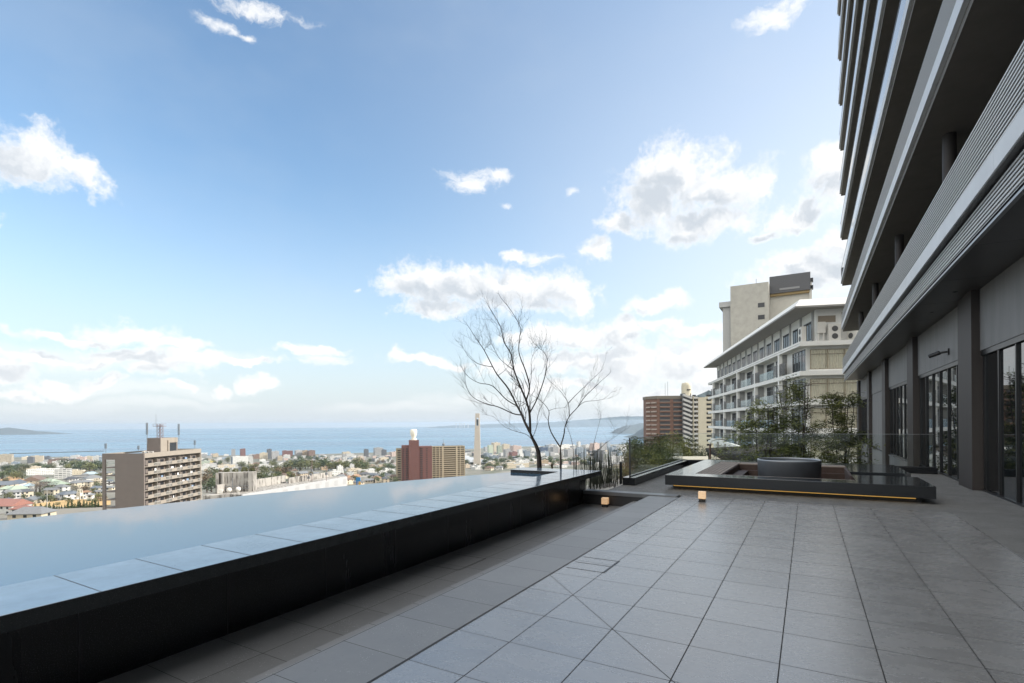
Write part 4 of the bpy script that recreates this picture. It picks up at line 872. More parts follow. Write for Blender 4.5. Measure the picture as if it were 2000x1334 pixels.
# white band parapet
p0 = at(495, 961.5, 91); p1 = at(673, 930.6, 117); dv = (p1 - p0); dv.z = 0; Lw = dv.length; az = math.atan2(-dv.x, dv.y)
wb = thing('white_parapet_building', 'long white rooftop parapet with grey squares just beyond the pool', 'building', (p0.x, p0.y, p0.z), az)
m_wp = mat('white_painted_parapet', (.42, .42, .42), .7, nz=.1, ns=.8); m_gp = mat('grey_square', (.36, .36, .36), .7)
B(-6.5, 0, -3, Lw, -12, -.02).build('wall', m_wc, wb); B(0.0, .3, -3, Lw, -2.3, 0).build('parapet', m_wp, wb); B(-6.5, .3, Lw + .001, Lw + .3, -2.3, 0).build('parapet', m_wp, wb)
for k in range(9): B(.29, .315, .6 + k * 3.15, 1.75 + k * 3.15, -1.55 - .01 * k, -.45).build('square', m_gp, wb)
m_ = MB(); m_.box(-5.5, -5.2, -3, 14, -.02, 1.5); m_.box(-3.8, -3.5, 13, Lw, -.02, 1.1); m_.build('inner_parapet', m_wc, wb); B(.05, .31, Lw - 6, Lw - .2, -3.4, -2.6).build('opening', m_frame, wb)
for k, (px, py, h_) in enumerate(((578, 942, 2.2), (601, 938, 1.8), (606, 938, 3.2), (608, 936, 4.4), (636, 934, 2.6))):
    o = thing('roof_mast', 'thin rusty mast standing on the roof behind the white parapet', 'mast', at(px, py, 108) - Vector((0, 0, .6)), 0, 'masts on the parapet roof'); MB().tube([(0, 0, 0), (0, 0, h_ + .6)], .05, 6).build('pole', m_lat, o); B(-.2, .2, -.15, .15, h_ * .5, h_ * .5 + .5).build('box', m_pole, o)
sg = thing('sign', 'blue and yellow roadside pole sign left of the maroon tower', 'sign', ground(699, 420), YAW); sb = topx(sg.location)[1]; S = .42
hh = (sb - 940) * S; B(-1.6, -.7, -.3, .3, 0, hh).build('pole', mat('sign_blue', (.02, .12, .30), .5), sg); B(.7, 1.6, -.3, .3, 0, hh).build('pole', mat('sign_yellow', (.5, .28, .02), .5), sg); B(-1.8, 1.8, -.35, .35, hh, hh + 3.2).build('panel', mat('sign_blue2', (.02, .17, .38), .5), sg)
up_ = thing('utility_pole', 'tall pale utility pole above the row of cypresses', 'pole', ground(91, w_at(91, 1001))); S = w_at(91, 1001) / F; MB().tube([(0, 0, 0), (0, 0, 44 * S)], [.16, .1], 8).build('pole', mat('pole_concrete', (.42, .42, .40), .7), up_); B(-.9, .9, -.06, .06, 40 * S, 40 * S + .12).build('crossarm', m_pole, up_)
tw = thing('lattice_tower', 'squat cream lattice spring tower among the tiled houses', 'tower', ground(155, w_at(155, 977)), YAW); S = w_at(155, 977) / F; m_ = MB()
for sx in (-1, 1):
    for sy in (-1, 1): m_.tube([(sx * 4.5 * S, sy * 4.5 * S, 0), (sx * 2 * S, sy * 2 * S, 22 * S)], .7 * S, 5)
for k in range(5):
    a0 = (4.5 - .55 * k) * S; z0, z1 = k * 4.4 * S, (k + 1) * 4.4 * S
    for s in (-1, 1): m_.tube([(-a0, s * a0, z0), (a0, s * a0, z1)], .5 * S, 4); m_.tube([(a0, s * a0, z0), (-a0, s * a0, z1)], .5 * S, 4)
m_.build('frame', mat('cream_paint', (.6, .55, .45), .7), tw); B(-3 * S, 3 * S, -3 * S, 3 * S, 8 * S, 14 * S).build('tank', mat('cream_paint', (.6, .55, .45), .7), tw)
# ------------------------------------------------------------------ white annex hotel behind the terrace
pC = at(1563, 823, 55); AR = rad(17.9)
an = thing('annex_building', 'white hotel annex with deep eave and rows of balconies behind the glass railing', 'building', (pC.x, pC.y, 0), AR)
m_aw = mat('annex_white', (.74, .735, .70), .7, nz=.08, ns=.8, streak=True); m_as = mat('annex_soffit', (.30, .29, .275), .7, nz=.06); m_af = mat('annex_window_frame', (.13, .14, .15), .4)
m_bf = mat('bronze_window_frame', (.30, .255, .18), .4)
m_ag = mat('annex_glass', (.02, .024, .028), .03, ior=1.5); m_ac2 = mat('curtain_cream', (.88, .84, .74), .8, nz=.1, ns=3); m_al = mat('grey_screen', (.10, .097, .094), .6, nz=.1); m_ap = mat('annex_grey', (.36, .36, .35), .7, nz=.08)
SL = [10.2, 7.03, 3.87, .7, -2.46]; LEN = 60.0
cols = [7.8 + 11.6 * k for k in range(5)]
w_ = MB(); w_.box(1.9, 14, .9, LEN, 10.2, 13.75); w_.box(1.25, 14, 7.5, LEN, -9, 10.2); w_.box(.9, 14, .9, 7.5, -9, 10.2); w_.build('wall', m_aw, an)
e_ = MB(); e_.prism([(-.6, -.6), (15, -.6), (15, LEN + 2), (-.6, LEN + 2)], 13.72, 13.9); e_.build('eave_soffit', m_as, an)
e_ = MB(); e_.add([(-.6, -.6, 13.9), (15, -.6, 13.9), (15, LEN + 2, 13.9), (-.6, LEN + 2, 13.9), (.1, .2, 14.75), (15, .2, 14.75), (15, LEN, 14.75), (.1, LEN, 14.75)], [(4, 5, 6, 7), (0, 1, 5, 4), (1, 2, 6, 5), (2, 3, 7, 6), (3, 0, 4, 7)]); e_.box(1.5, 15, 3, 20, 14.7, 15.3); e_.build('roof', m_aw, an)
for s in SL:
    m_ = MB(); m_.prism([(0, 0), (15, 0), (15, .88), (.88, .88), (.88, 7.5), (1.23, 7.5), (1.23, LEN), (0, LEN)], s - .48, s); m_.build('floor_slab', m_aw, an)
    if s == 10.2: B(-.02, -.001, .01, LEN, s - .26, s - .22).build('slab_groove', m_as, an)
def awin(x, y0, y1, z0, z1, n, par, transom=True, side=False):
    f = MB(); d = (y1 - y0) / n
    def bx(a0, a1, d0, d1, z0_, z1_, m): (m.box(a0, a1, x + d0, x + d1, z0_, z1_) if side else m.box(x + d0, x + d1, a0, a1, z0_, z1_))
    for i in range(n + 1): bx(y0 + i * d - .035, y0 + i * d + .035, -.07, .02, z0, z1, f)
    bx(y0 + .036, y1 - .036, -.065, .02, z0 - .03, z0 + .05, f); bx(y0 + .036, y1 - .036, -.065, .02, z1 - .05, z1, f)
    if transom: bx(y0 + .036, y1 - .036, -.06, .02, z1 - .55, z1 - .49, f)
    o = f.build('window', m_bf if side else m_af, par); g_ = MB(); bx(y0, y1, -.03, -.02, z0, z1, g_); g_.build('pane', m_ag, o); return o
y = 2.2; i = 0
while y < LEN - 2:
    awin(1.9, y, y + 2.3, 10.7, 12.7, 3, an, False); B(1.75, 1.9, y - .75, y - .4, 10.2, 13.7).build('pier', m_ap, an); y += 3.87; i += 1
for li in range(4):
    zb, zt = SL[li + 1], SL[li] - .48
    awin(.9, 1.1, 5.2, zb + .05, zb + 2.45, 4, an)
    for ci, yc in enumerate(cols):
        m_ = MB(); m_.box(.02, .42, yc - .25, yc + .25, zb, zt); m_.build('column', m_aw, an)
        B(.43, 1.24, yc - .12, yc + .12, zb, zt).build('partition', m_ap, an)
        sc_ = MB()
        for k in range(11):
            z = zb + .12 + k * .13; sc_.box(.06, .10, yc - 2.5, yc - .26, z, z + .09); sc_.box(.06, .10, yc + .26, yc + 2.3, z, z + .09)
        sc_.build('screen', m_al, an)
        B(.08, .095, yc + 2.31, yc + 9.1, zb + .05, zb + 1.1).build('balustrade', glass_mat('annex_balustrade_glass', (.88, .92, .92), .3, 1.4) if 'abg' not in MATS else MATS['abg'], an) if ci < 4 else None
        MATS.setdefault('abg', bpy.data.materials['annex_balustrade_glass'])
        if ci < 5: awin(1.25, yc + 2.0, min(yc + 5.2, LEN - .1), zb + .05, zb + 2.45, 4, an); 
        if ci < 4:
            awin(1.25, yc + 6.4, yc + 9.6, zb + .05, zb + 2.45, 4, an); B(1.20, 1.25, yc + .5, yc + 1.4, zb + .05, zb + 2.1).build('door', m_af, an)
    awin(.68, 1.25, 9.6, zb + .22, zb + 2.35, 5, an, True, True) if li != 2 else awin(.68, 1.25, 7.2, zb + .22, zb + 2.35, 4, an, True, True)
    B(1.2, 9.65, .6, .9, zb + .02, zb + .19).build('window_sill', m_aw, an)
    cu = MB(); n = 110; x1 = 9.5 if li != 2 else 7.1
    for k in range(n):
        xa, xb = 1.3 + (x1 - 1.3) * k / n, 1.3 + (x1 - 1.3) * (k + 1) / n
        cu.add([(xa, .77 + .05 * math.sin(k * 1.9), zb + .25), (xb, .77 + .05 * math.sin((k + 1) * 1.9), zb + .25), (xb, .77 + .05 * math.sin((k + 1) * 1.9), zb + 2.33), (xa, .77 + .05 * math.sin(k * 1.9), zb + 2.33)], [(0, 1, 2, 3)])
    cu.build('curtain', m_ac2, an, (0, -.012, 0))
for o in [o for o in bpy.data.objects if o.parent == an and o.name.startswith('window')]:
    if o.dimensions.x > 4 and o.dimensions.y < 1:
        for ch in o.children: ch.data.materials[0] = glass_mat('annex_front_glass', (.96, .96, .94), .7, 1.4) if 'annex_front_glass' not in bpy.data.materials else bpy.data.materials['annex_front_glass']
B(2.1, 3.8, .84, .9, 12.3, 13.0).build('vent_grille', mat('vent_tan', (.25, .21, .16), .7), an); B(4.4, 6.2, .84, .9, 12.8, 13.3).build('vent_grille', MATS['vent_tan'], an)
B(14.0, 15.5, -1.2, 2, -9, 9.6).build('end_pilaster', m_ap, an)
AM = an.matrix_basis
for (x, y, r, lab) in ((.75, 1.6, -1.57, 'white outdoor unit on the annex top ledge by the corner'), (3.5, .45, 0, 'white outdoor unit with two fans facing out on the annex top ledge'), (5.3, .5, -1.2, 'white outdoor unit nearest the dark hotel on the annex top ledge')):
    ac_unit(AM @ Matrix.Translation((x, y, 10.2)) @ Matrix.Rotation(r, 4, 'Z'), lab, 1.15, 'outdoor units on the annex ledge')
m_ = MB(); m_.box(-.4, .4, -.12, .12, .9, 2.1); m_.box(-.3, -.2, -.05, .05, 0, .9); m_.box(.2, .3, -.05, .05, 0, .9)
tag(m_.build('equipment_box', m_ac, None), 'cream equipment box on legs beside outdoor units on the annex ledge', 'box').matrix_world = AM @ Matrix.Translation((2.3, .6, 10.2))
# beige tower block behind the annex
m_bt = mat('beige_textured_tile', (.37, .355, .315), .8, nz=.18, ns=.7); m_bl = mat('pale_tile', (.46, .44, .39), .8, nz=.1, ns=.7)
tb = thing('tower_block', 'beige windowless tower block with dark rooftop box behind the white annex', 'building', (-8.1, 140.5, 0))
B(-8.7, 0, 0, 22, -20, 35.9).build('wall', m_bt, tb); w_ = MB(); w_.box(-10.7, -8.71, 1.2, 12, -20, 31); w_.prism([(-11.5, .6), (-8.71, .6), (-8.71, 12), (-11.5, 12)], 31, 32.3); w_.build('side_wing', m_ap, tb)
B(.02, 8.6, 5.6, 22, -20, 33.2).build('wing', m_bl, tb); B(-.05, 8.9, 4.4, 22, 33.8, 38.1).build('rooftop_box', mat('dark_cladding', (.075, .075, .08), .6, nz=.1), tb)
B(-.04, 8.7, 4.8, 22, 33.2, 33.79).build('box_underside', mat('ochre_band', (.28, .20, .09), .7), tb); B(8.61, 9.2, 5, 9, 30.5, 35.5).build('corner_trim', m_bl, tb)
for k in range(4): B(-2.4, -.9, -.04, .1, 29.8 - 3 * k, 30.9 - 3 * k).build('window', mat('tower_window', (.03, .03, .033), .3), tb)
B(2.2, 6.6, 4.3, 4.38, 34.4, 34.9).build('ledge', mat('ledge_grey', (.2, .2, .2), .6), tb); MB().tube([(-3.2, 6, 35.9), (-3.2, 6, 38.5)], .06, 5).build('aerial', m_pole, tb)
for z in (35.8, 34.0): B(8.91, 9.5, 5, 6.2, z, z + .9).build('rooftop_unit', m_frame, tb)
# brown faceted tower and cream stair tower
wB = 345.0; S = wB / F; pB = at(1285, 779, wB); zt = pB.z
bt = thing('apartment_tower', 'brown brick high-rise with faceted balconies left of the cream stair tower', 'building', (pB.x, pB.y, zt - 70), YAW - rad(3))
m_bb = mat('brown_brick', (.155, .085, .06), .75, nz=.1, ns=.3); m_bw = mat('balcony_edge', (.34, .28, .24), .7); 
MB().prism([(0, 0), (50 * S, 0), (50 * S, 18), (-17 * S, 18), (-17 * S, 9)], 0, 70).build('wall', m_bb, bt); MB().prism([(-.5, -.4), (50 * S, -.4), (50 * S, 18.3), (-17 * S - .4, 18.3), (-17 * S - .4, 8.7)], 70, 72).build('roof', mat('brown_roof', (.16, .14, .11), .7), bt)
for k in range(22):
    z = 70 - 3.0 * k - 3.0
    for x0, x1 in ((4, 24), (30, 50)):
        B(x0 * S, (x1 - .4) * S, -.06, .05, z + .9, z + 2.7).build('window', mat('brown_window', (.05, .045, .045), .3), bt)
        m_ = MB(); m_.box(x0 * S, (x1 - .4) * S, -1.1, -.07, z - .1, z + .08); m_.box(x0 * S, (x1 - .4) * S, -1.1, -1.0, z + .08, z + .75); m_.build('balcony', m_bb, bt); B(x0 * S, (x1 - .4) * S, -1.16, -.97, z + .76, z + .95).build('balcony_rail', m_bw, bt)
    m_ = MB()
    for f0, f1 in ((.08, .45), (.55, .92)):
        a_ = [(-17 * S * f, 9 * f) for f in (f0, f1)]; n_ = Vector((-9, -17 * S)).normalized() * 1.0
        m_.prism([a_[0], a_[1], (a_[1][0] + n_.x, a_[1][1] + n_.y), (a_[0][0] + n_.x, a_[0][1] + n_.y)][::-1], z, z + .95)
    m_.build('balcony', m_bw, bt)
MB().tube([(24 * S, 6, 70), (24 * S, 6, 82)], .12, 5).build('aerial', m_pole, bt); MB().tube([(19 * S, 6, 70), (19 * S, 6, 81)], .1, 5).build('aerial', m_pole, bt)
pS = at(1336, 768, wB - 6); ctw = thing('stair_tower_block', 'cream high-rise with zigzag outdoor stair and round water tank turret', 'building', (pS.x, pS.y, pS.z - 70), YAW)
m_cw = mat('cream_wall', (.50, .455, .35), .75, nz=.08, ns=.3); m_cg = mat('pale_concrete', (.46, .45, .43), .75, nz=.1, ns=.3); S = (wB - 6) / F
B(.3, 17 * S, 2.2, 8, 0, 70).build('stair_shaft', mat('stair_dark', (.12, .12, .125), .8), ctw)
MB().lathe([(10 * S * .95, 68.5), (10 * S * .95, 75), (8.6 * S, 77), (.01, 77.6)], 24, (10.5 * S, 5)).build('turret', m_cw, ctw); B(8 * S, 15 * S, 1.2, 1.5, 72, 72.7).build('turret_slot', m_frame, ctw)
for k in range(22):
    z = 66.5 - 3 * k
    MB().add([(0, 0, z + 1.7), (13 * S, 0, z), (13 * S, 2.1, z), (0, 2.1, z + 1.7), (0, 0, z + 3.1), (13 * S, 0, z + 1.4), (13 * S, 2.1, z + 1.4), (0, 2.1, z + 3.1)], [(0, 3, 2, 1), (4, 5, 6, 7), (0, 1, 5, 4), (1, 2, 6, 5), (2, 3, 7, 6), (3, 0, 4, 7)]).build('stair_flight', m_cg, ctw)
    B(13 * S, 17 * S, 0, 2.1, z - .2, z + 1.0).build('landing', m_cg, ctw)
    m_ = MB(); m_.box(20 * S, 29 * S, 1, 3.9, z - .1, z + 1.2); m_.build('balcony', m_cg, ctw); B(46 * S, 60 * S, 1.5, 3.9, z - .1, z + 1.25).build('balcony', m_cw, ctw)
    B(21 * S, 28 * S, 3.9, 4.1, z + 1.3, z + 2.6).build('window', m_frame, ctw); B(49 * S, 58 * S, 3.9, 4.1, z + 1.4, z + 2.6).build('window', m_frame, ctw)
w_ = MB(); w_.box(19 * S, 20 * S, 0, 14, 0, 68); w_.box(20 * S, 62 * S, 4, 16, 0, 67); w_.box(30 * S, 46 * S, 1.5, 4, 0, 67.3); w_.build('wall', m_cw, ctw)
# garden below the railing
m_dr = mat('dark_slatted_roof', (.014, .013, .013), .95, nz=.2)
a, b_, c_, d_ = at(1378, 877, 46), at(1540, 868, 46), at(1545, 916, 31), at(1441, 905, 33)
rf = thing('slatted_roof', 'dark slatted shelter roof in the garden below the glass railing', 'roof')
m_ = MB(); dn = Vector((0, 0, -.25)); m_.add([a, b_, c_, d_, a + dn, b_ + dn, c_ + dn, d_ + dn], [(3, 2, 1, 0), (4, 5, 6, 7), (0, 1, 5, 4), (1, 2, 6, 5), (2, 3, 7, 6), (3, 0, 4, 7)]); m_.build('roof_deck', m_dr, rf)
m_ = MB()
for k in range(15):
    f = k / 14; p0, p1 = a.lerp(d_, f), b_.lerp(c_, f); up_v = Vector((0, 0, .09)); m_.tube([p0 + up_v * .3, p1 + up_v * .3], .07, 5)
m_.build('slat', mat('slat_dark_grey', (.035, .033, .033), .9), rf)
m_ = MB()
for p in (a, d_): m_.box(p.x + .2, p.x + .4, p.y - .1, p.y + .1, -9, p.z - .2)
m_.build('post', m_dr, rf)
gh = thing('garden_shed', 'low white walled garden shed beside the dark slatted roof', 'shed', (*at(1388, 890, 47).xy, -9), YAW)
B(-1.1, .9, 0, 3, 0, 7.1).build('wall', m_aw, gh); B(-2.4, 2.2, -.8, 3.6, 7.1, 7.25).build('roof', mat('beige_flat_roof', (.40, .36, .29), .7), gh)
wk = thing('canopy_walkway', 'curved white canopy edge at the foot of the annex', 'canopy')
pts = [at(1387, 860, 62), at(1400, 862, 58), at(1418, 868, 54), at(1436, 874, 50), at(1458, 881, 46)]; m_ = MB(); vs = []
for p in pts: q = Vector((p.x, p.y, 0)); n_ = RT * .25 + FW * .2; vs += [p, p + n_, p + n_ + Vector((0, 0, .24)), p + Vector((0, 0, .24))]
m_.add(vs, [(i * 4 + j, i * 4 + (j + 1) % 4, i * 4 + 4 + (j + 1) % 4, i * 4 + 4 + j) for i in range(4) for j in range(4)] + [(0, 1, 2, 3), (19, 18, 17, 16)]); m_.build('canopy', m_aw, wk)
m_ = MB()
for p in pts: m_.cyl((p.x + .8, p.y + .3, -9), (p.x + .8, p.y + .3, p.z), .12)
m_.build('post', m_ap, wk)
gl = thing('garden_lamp', 'brown garden lamp post with curved white top in front of the shelter', 'lamp', (*at(1386, 900, 40).xy, -9)); zt = at(1386, 868, 40).z + 9
MB().tube([(0, 0, 0), (0, 0, zt)], .07, 8).build('pole', mat('rust_pole', (.10, .055, .04), .6), gl); MB().tube([(0, 0, zt), (.1, .05, zt + .3), (.5, .25, zt + .42), (1.1, .6, zt + .38)], .06, 8).build('arm', m_ac, gl)
struct('garden_ground', MB().quad((-14, 20.76, -6), (20, 20.76, -6), (20, 110, -9.5), (-10, 110, -12), (-22, 60, -14)), mat('garden_soil', (.07, .065, .04), .9, nz=.3, ns=.5))
# leafy trees behind the railing
def leafy(px, w, base, top, lobes, n, lab, seed, stems=4, ls=.07, kind='mid green'):
    r = random.Random(seed); p = at(px, 830, w); o = thing('leafy_tree', lab, 'tree', (p.x, p.y, base), 0)
    m_ = MB(); Hh = top - base
    for s in range(stems):
        x = r.uniform(-.5, .5); y = r.uniform(-.4, .4); q = [(x * .3, y * .3, 0)]
        for k in range(1, 7): q.append((x * k / 6 * 1.4 + r.uniform(-.06, .06), y * k / 6 * 1.4 + r.uniform(-.06, .06), Hh * k / 6 * r.uniform(.96, 1.0)))
        m_.tube(q, [.045 - .005 * k for k in range(7)], 6)
        for k in range(2, 7):
            for b in range(3):
                a_ = r.uniform(0, 6.28); L_ = r.uniform(.3, .9); e = Vector(q[k]); m_.tube([e, e + Vector((math.cos(a_) * L_ * .5, math.sin(a_) * L_ * .5, .12)), e + Vector((math.cos(a_) * L_, math.sin(a_) * L_, .1))], [.012, .008, .004], 4)
    m_.build('trunk', m_bark, o)
    c = MB()
    for (dx_, zz, rx, rz_, wt) in lobes:
        cl = [(r.gauss(0, .5), r.gauss(0, .5), r.gauss(0, .6)) for _ in range(max(16, int(wt * 46)))]
        for _ in range(int(n * wt * 2.4)):
            k = r.choice(cl); q = Vector((dx_ + rx * k[0] * 1.3 + r.gauss(0, .15), rx * .8 * k[1] + r.gauss(0, .15), zz - base + rz_ * k[2] * 1.25 + r.gauss(0, .10)))
            u = Vector((r.gauss(0, 1), r.gauss(0, 1), r.gauss(-.25, .35))).normalized(); v = u.cross(Vector((r.gauss(0, .5), r.gauss(0, .5), 1))).normalized(); s = ls * r.uniform(.6, 1.5)
            c.quad(q - u * s, q - v * s * .28, q + u * s, q + v * s * .28)
    c.build('crown', LEAF[kind], o); return o
leafy(1492, 25, -4, 2.4, [(-.1, 1.9, .8, .5, .6), (-.2, .9, 1.05, .8, 1.1), (.2, -.3, 1.1, .8, 1.3), (0, -1.5, 1.0, .7, 1.1), (.3, -2.6, .9, .7, .8)], 1500, 'dark leafy tree behind the railing left of the stone tub', 21)
leafy(1552, 25.5, -4, 3.6, [(0, 3.1, .55, .45, .35), (.15, 2.2, .7, .6, .5), (-.05, 1.1, .85, .8, .9), (.25, -.1, 1.0, .8, 1.0), (.1, -1.4, 1.0, .8, 1.0), (0, -2.6, .8, .7, .7)], 1400, 'tall thin leafy tree behind the railing and the stone tub', 22, 5)
leafy(1640, 24, -4, 2.9, [(.0, 2.6, .65, .3, .5), (-.1, 1.6, .5, .5, .45), (.05, .5, .95, .7, 1.2), (0, -.6, .9, .7, 1.2), (-.1, -1.6, .85, .8, 1.3), (-.1, -2.8, .8, .7, 1.0)], 1700, 'dense leafy tree behind the railing by the dark hotel wall', 23, 4)
leafy(1590, 27, -4, .2, [(0, -.6, .8, .5, .6), (-.1, -1.8, .8, .7, .9), (0, -2.8, .7, .6, .6)], 1200, 'low leafy shrub between the two taller trees behind the tub', 24, 4)
# green hillside behind the left railing
R2 = random.Random(31)
for i, (px, py, w, hp, k) in enumerate([(1236, 905, 70, 40, 'olive green'), (1252, 898, 74, 46, 'dark green'), (1268, 902, 66, 50, 'dark green'), (1246, 925, 50, 44, 'olive green'), (1270, 925, 52, 46, 'yellow green'), (1290, 902, 80, 44, 'yellow green'), (1305, 896, 84, 44, 'yellow green'), (1322, 892, 88, 44, 'yellow green'), (1338, 892, 92, 36, 'olive green'),
                             (1288, 918, 60, 46, 'dark green'), (1308, 916, 62, 46, 'olive green'), (1328, 910, 66, 40, 'olive green'), (1348, 896, 100, 26, 'brownish'), (1366, 894, 100, 24, 'dark green'), (1240, 880, 110, 24, 'yellow green'), (1228, 918, 60, 30, 'brownish'), (1222, 925, 48, 24, 'brownish'), (1345, 912, 52, 26, 'olive green'), (1425, 912, 34, 26, 'olive green'), (1408, 908, 36, 20, 'brownish'), (1395, 910, 42, 20, 'dark green')]):
    S = w / F; top = at(px, py - hp, w); base = Vector((top.x, top.y, top.z - hp * 2.2 * S)); hh = hp * 2.2 * S
    o = thing('hillside_tree', f'{k} hillside tree behind glass railing, {["left of", "in front of", "right of"][0 if px < 1268 else (1 if px < 1336 else 2)]} the brown high-rise', 'tree', base, R2.uniform(0, 6), 'trees on the hillside')
    me_ = mesh_of(crown(200 + i, [(R2.uniform(-.2, .2), R2.uniform(-.2, .2), z, R2.uniform(.18, .26)) for z in (.3, .45, .55, .65, .75, .82, .5, .6)], 2600, .022, .4), LEAF[k], 'crown')
    for q, nm in ((me_, 'crown'), (TRUNK_ME, 'trunk')): c = bpy.data.objects.new(nm, q); sc.collection.objects.link(c); c.parent = o
    o.scale = (hh * .85, hh * .85, hh)

# ------------------------------------------------------------------ planter, reeds and bare trees at the pool end
struct('planter_soil', MB().add([(-9.5, 12.06, -.35), (-4.8, 12.06, -.12), (-4.36, 12.1, -.05), (-4.34, 20.7, -.1), (-6.4, 20.7, -1.0), (-9.5, 20.7, -3)], [(0, 1, 2, 3, 4, 5)]), mat('planter_earth', (.05, .042, .034), .95, nz=.35, ns=6, bump=1.0, bs=30))
gv = MB(); rg = random.Random(3)
for _ in range(900):
    x, y = rg.uniform(-5.9, -4.42), rg.uniform(12.3, 15.5); s = rg.uniform(.02, .055); z = -.05 - (-4.36 - x) * .16
    gv.add([(x - s, y - s, z), (x + s, y - s * .8, z), (x + s, y + s, z), (x - s, y + s, z), (x, y, z + s * 1.2)], [(0, 1, 4), (1, 2, 4), (2, 3, 4), (3, 0, 4)])
struct('white_gravel', gv, mat('white_pebbles', (.58, .57, .54), .7), 'stuff')
rd = MB(); rr = random.Random(5)
for _ in range(230):
    px = rr.choice([rr.uniform(1118, 1206), rr.uniform(1150, 1195)]); w = rr.uniform(13.6, 15.4); p = at(px, 930, w)
    if p.x > -4.45: continue
    h_ = rr.uniform(.45, 1.15); lx, ly = rr.gauss(0, .04), rr.gauss(0, .04); z0 = -.12
    rd.tube([(p.x, p.y, z0), (p.x + lx * .5, p.y + ly * .5, z0 + h_ * .5), (p.x + lx, p.y + ly, z0 + h_)], [.006, .005, .003], 4)
struct('reeds', rd, mat('horsetail_stem', (.028, .034, .018), .6, nz=.3), 'stuff')
sh = [(1205, 938, 15.0, .42, 'brownish'), (1215, 930, 16.5, .45, 'yellow green'), (1196, 925, 16, .40, 'yellow green'), (1222, 905, 18, .5, 'brownish'), (1160, 940, 14.6, .3, 'dark green'), (1180, 942, 14.2, .24, 'olive green')]
for i, (px, py, w, s, k) in enumerate(sh):
    p = at(px, py, w); o = tag(crown(300 + i, [(0, 0, .2, .5), (.4, .1, .1, .4), (-.4, 0, .15, .42), (.1, .3, .3, .35)], 1500, .035, .35).build('shrub', LEAF[k], None, p), f'{["rust brown", "pale yellow", "yellow tinged", "rusty tall", "dark green", "low olive"][i]} shrub among the reeds by the glass railing end', 'shrub', 'shrubs at the pool end'); o.scale = (s, s, s)
for i, (px, py, w, h_, lab) in enumerate(((1211, 947, 14.2, .56, 'dark slim bollard post beside the kerb end'), (1136, 925, 13.6, .32, 'dark short post behind the pool corner'))):
    p = at(px, py, w); o = thing('bollard', lab, 'bollard', (p.x, p.y, -.1)); B(-.03, .03, -.03, .03, 0, h_ + .1).build('post', m_frame, o); B(-.034, .034, -.034, .034, h_ + .1, h_ + .13).build('cap', m_dark, o)
p = at(1189, 947, 13.9); MB().lathe([(.01, .10), (.14, .07), (.2, 0), (.18, -.08), (.01, -.1)], 10).build('rock', mat('grey_rock', (.20, .19, .175), .9, nz=.3, bump=.8, bs=10), None, (p.x, p.y, -.05)); tag(bpy.data.objects['rock'], 'grey rock at the foot of the reeds', 'rock')
for i, (px, py, lab) in enumerate(((1077, 912, 'dark spiky rosette plant behind the pool coping left of the thin tree'), (1094, 909, 'dark spiky rosette plant at the foot of the thin forked tree'))):
    p = at(px, py, 14.2); m_ = MB(); r = random.Random(i)
    for k in range(22):
        a_ = r.uniform(0, 6.28); e = r.uniform(.2, 1.3); d = Vector((math.cos(a_) * math.cos(e), math.sin(a_) * math.cos(e), math.sin(e))); n_ = d.cross(Vector((0, 0, 1))).normalized() * .018
        m_.add([p * 0 - n_, p * 0 + n_, d * r.uniform(.09, .17)], [(0, 1, 2)])
    m_.tube([(0, 0, -.6), (0, 0, 0)], .03, 6); tag(m_.build('spiky_plant', LEAF['brownish'], None, p), lab, 'plant')
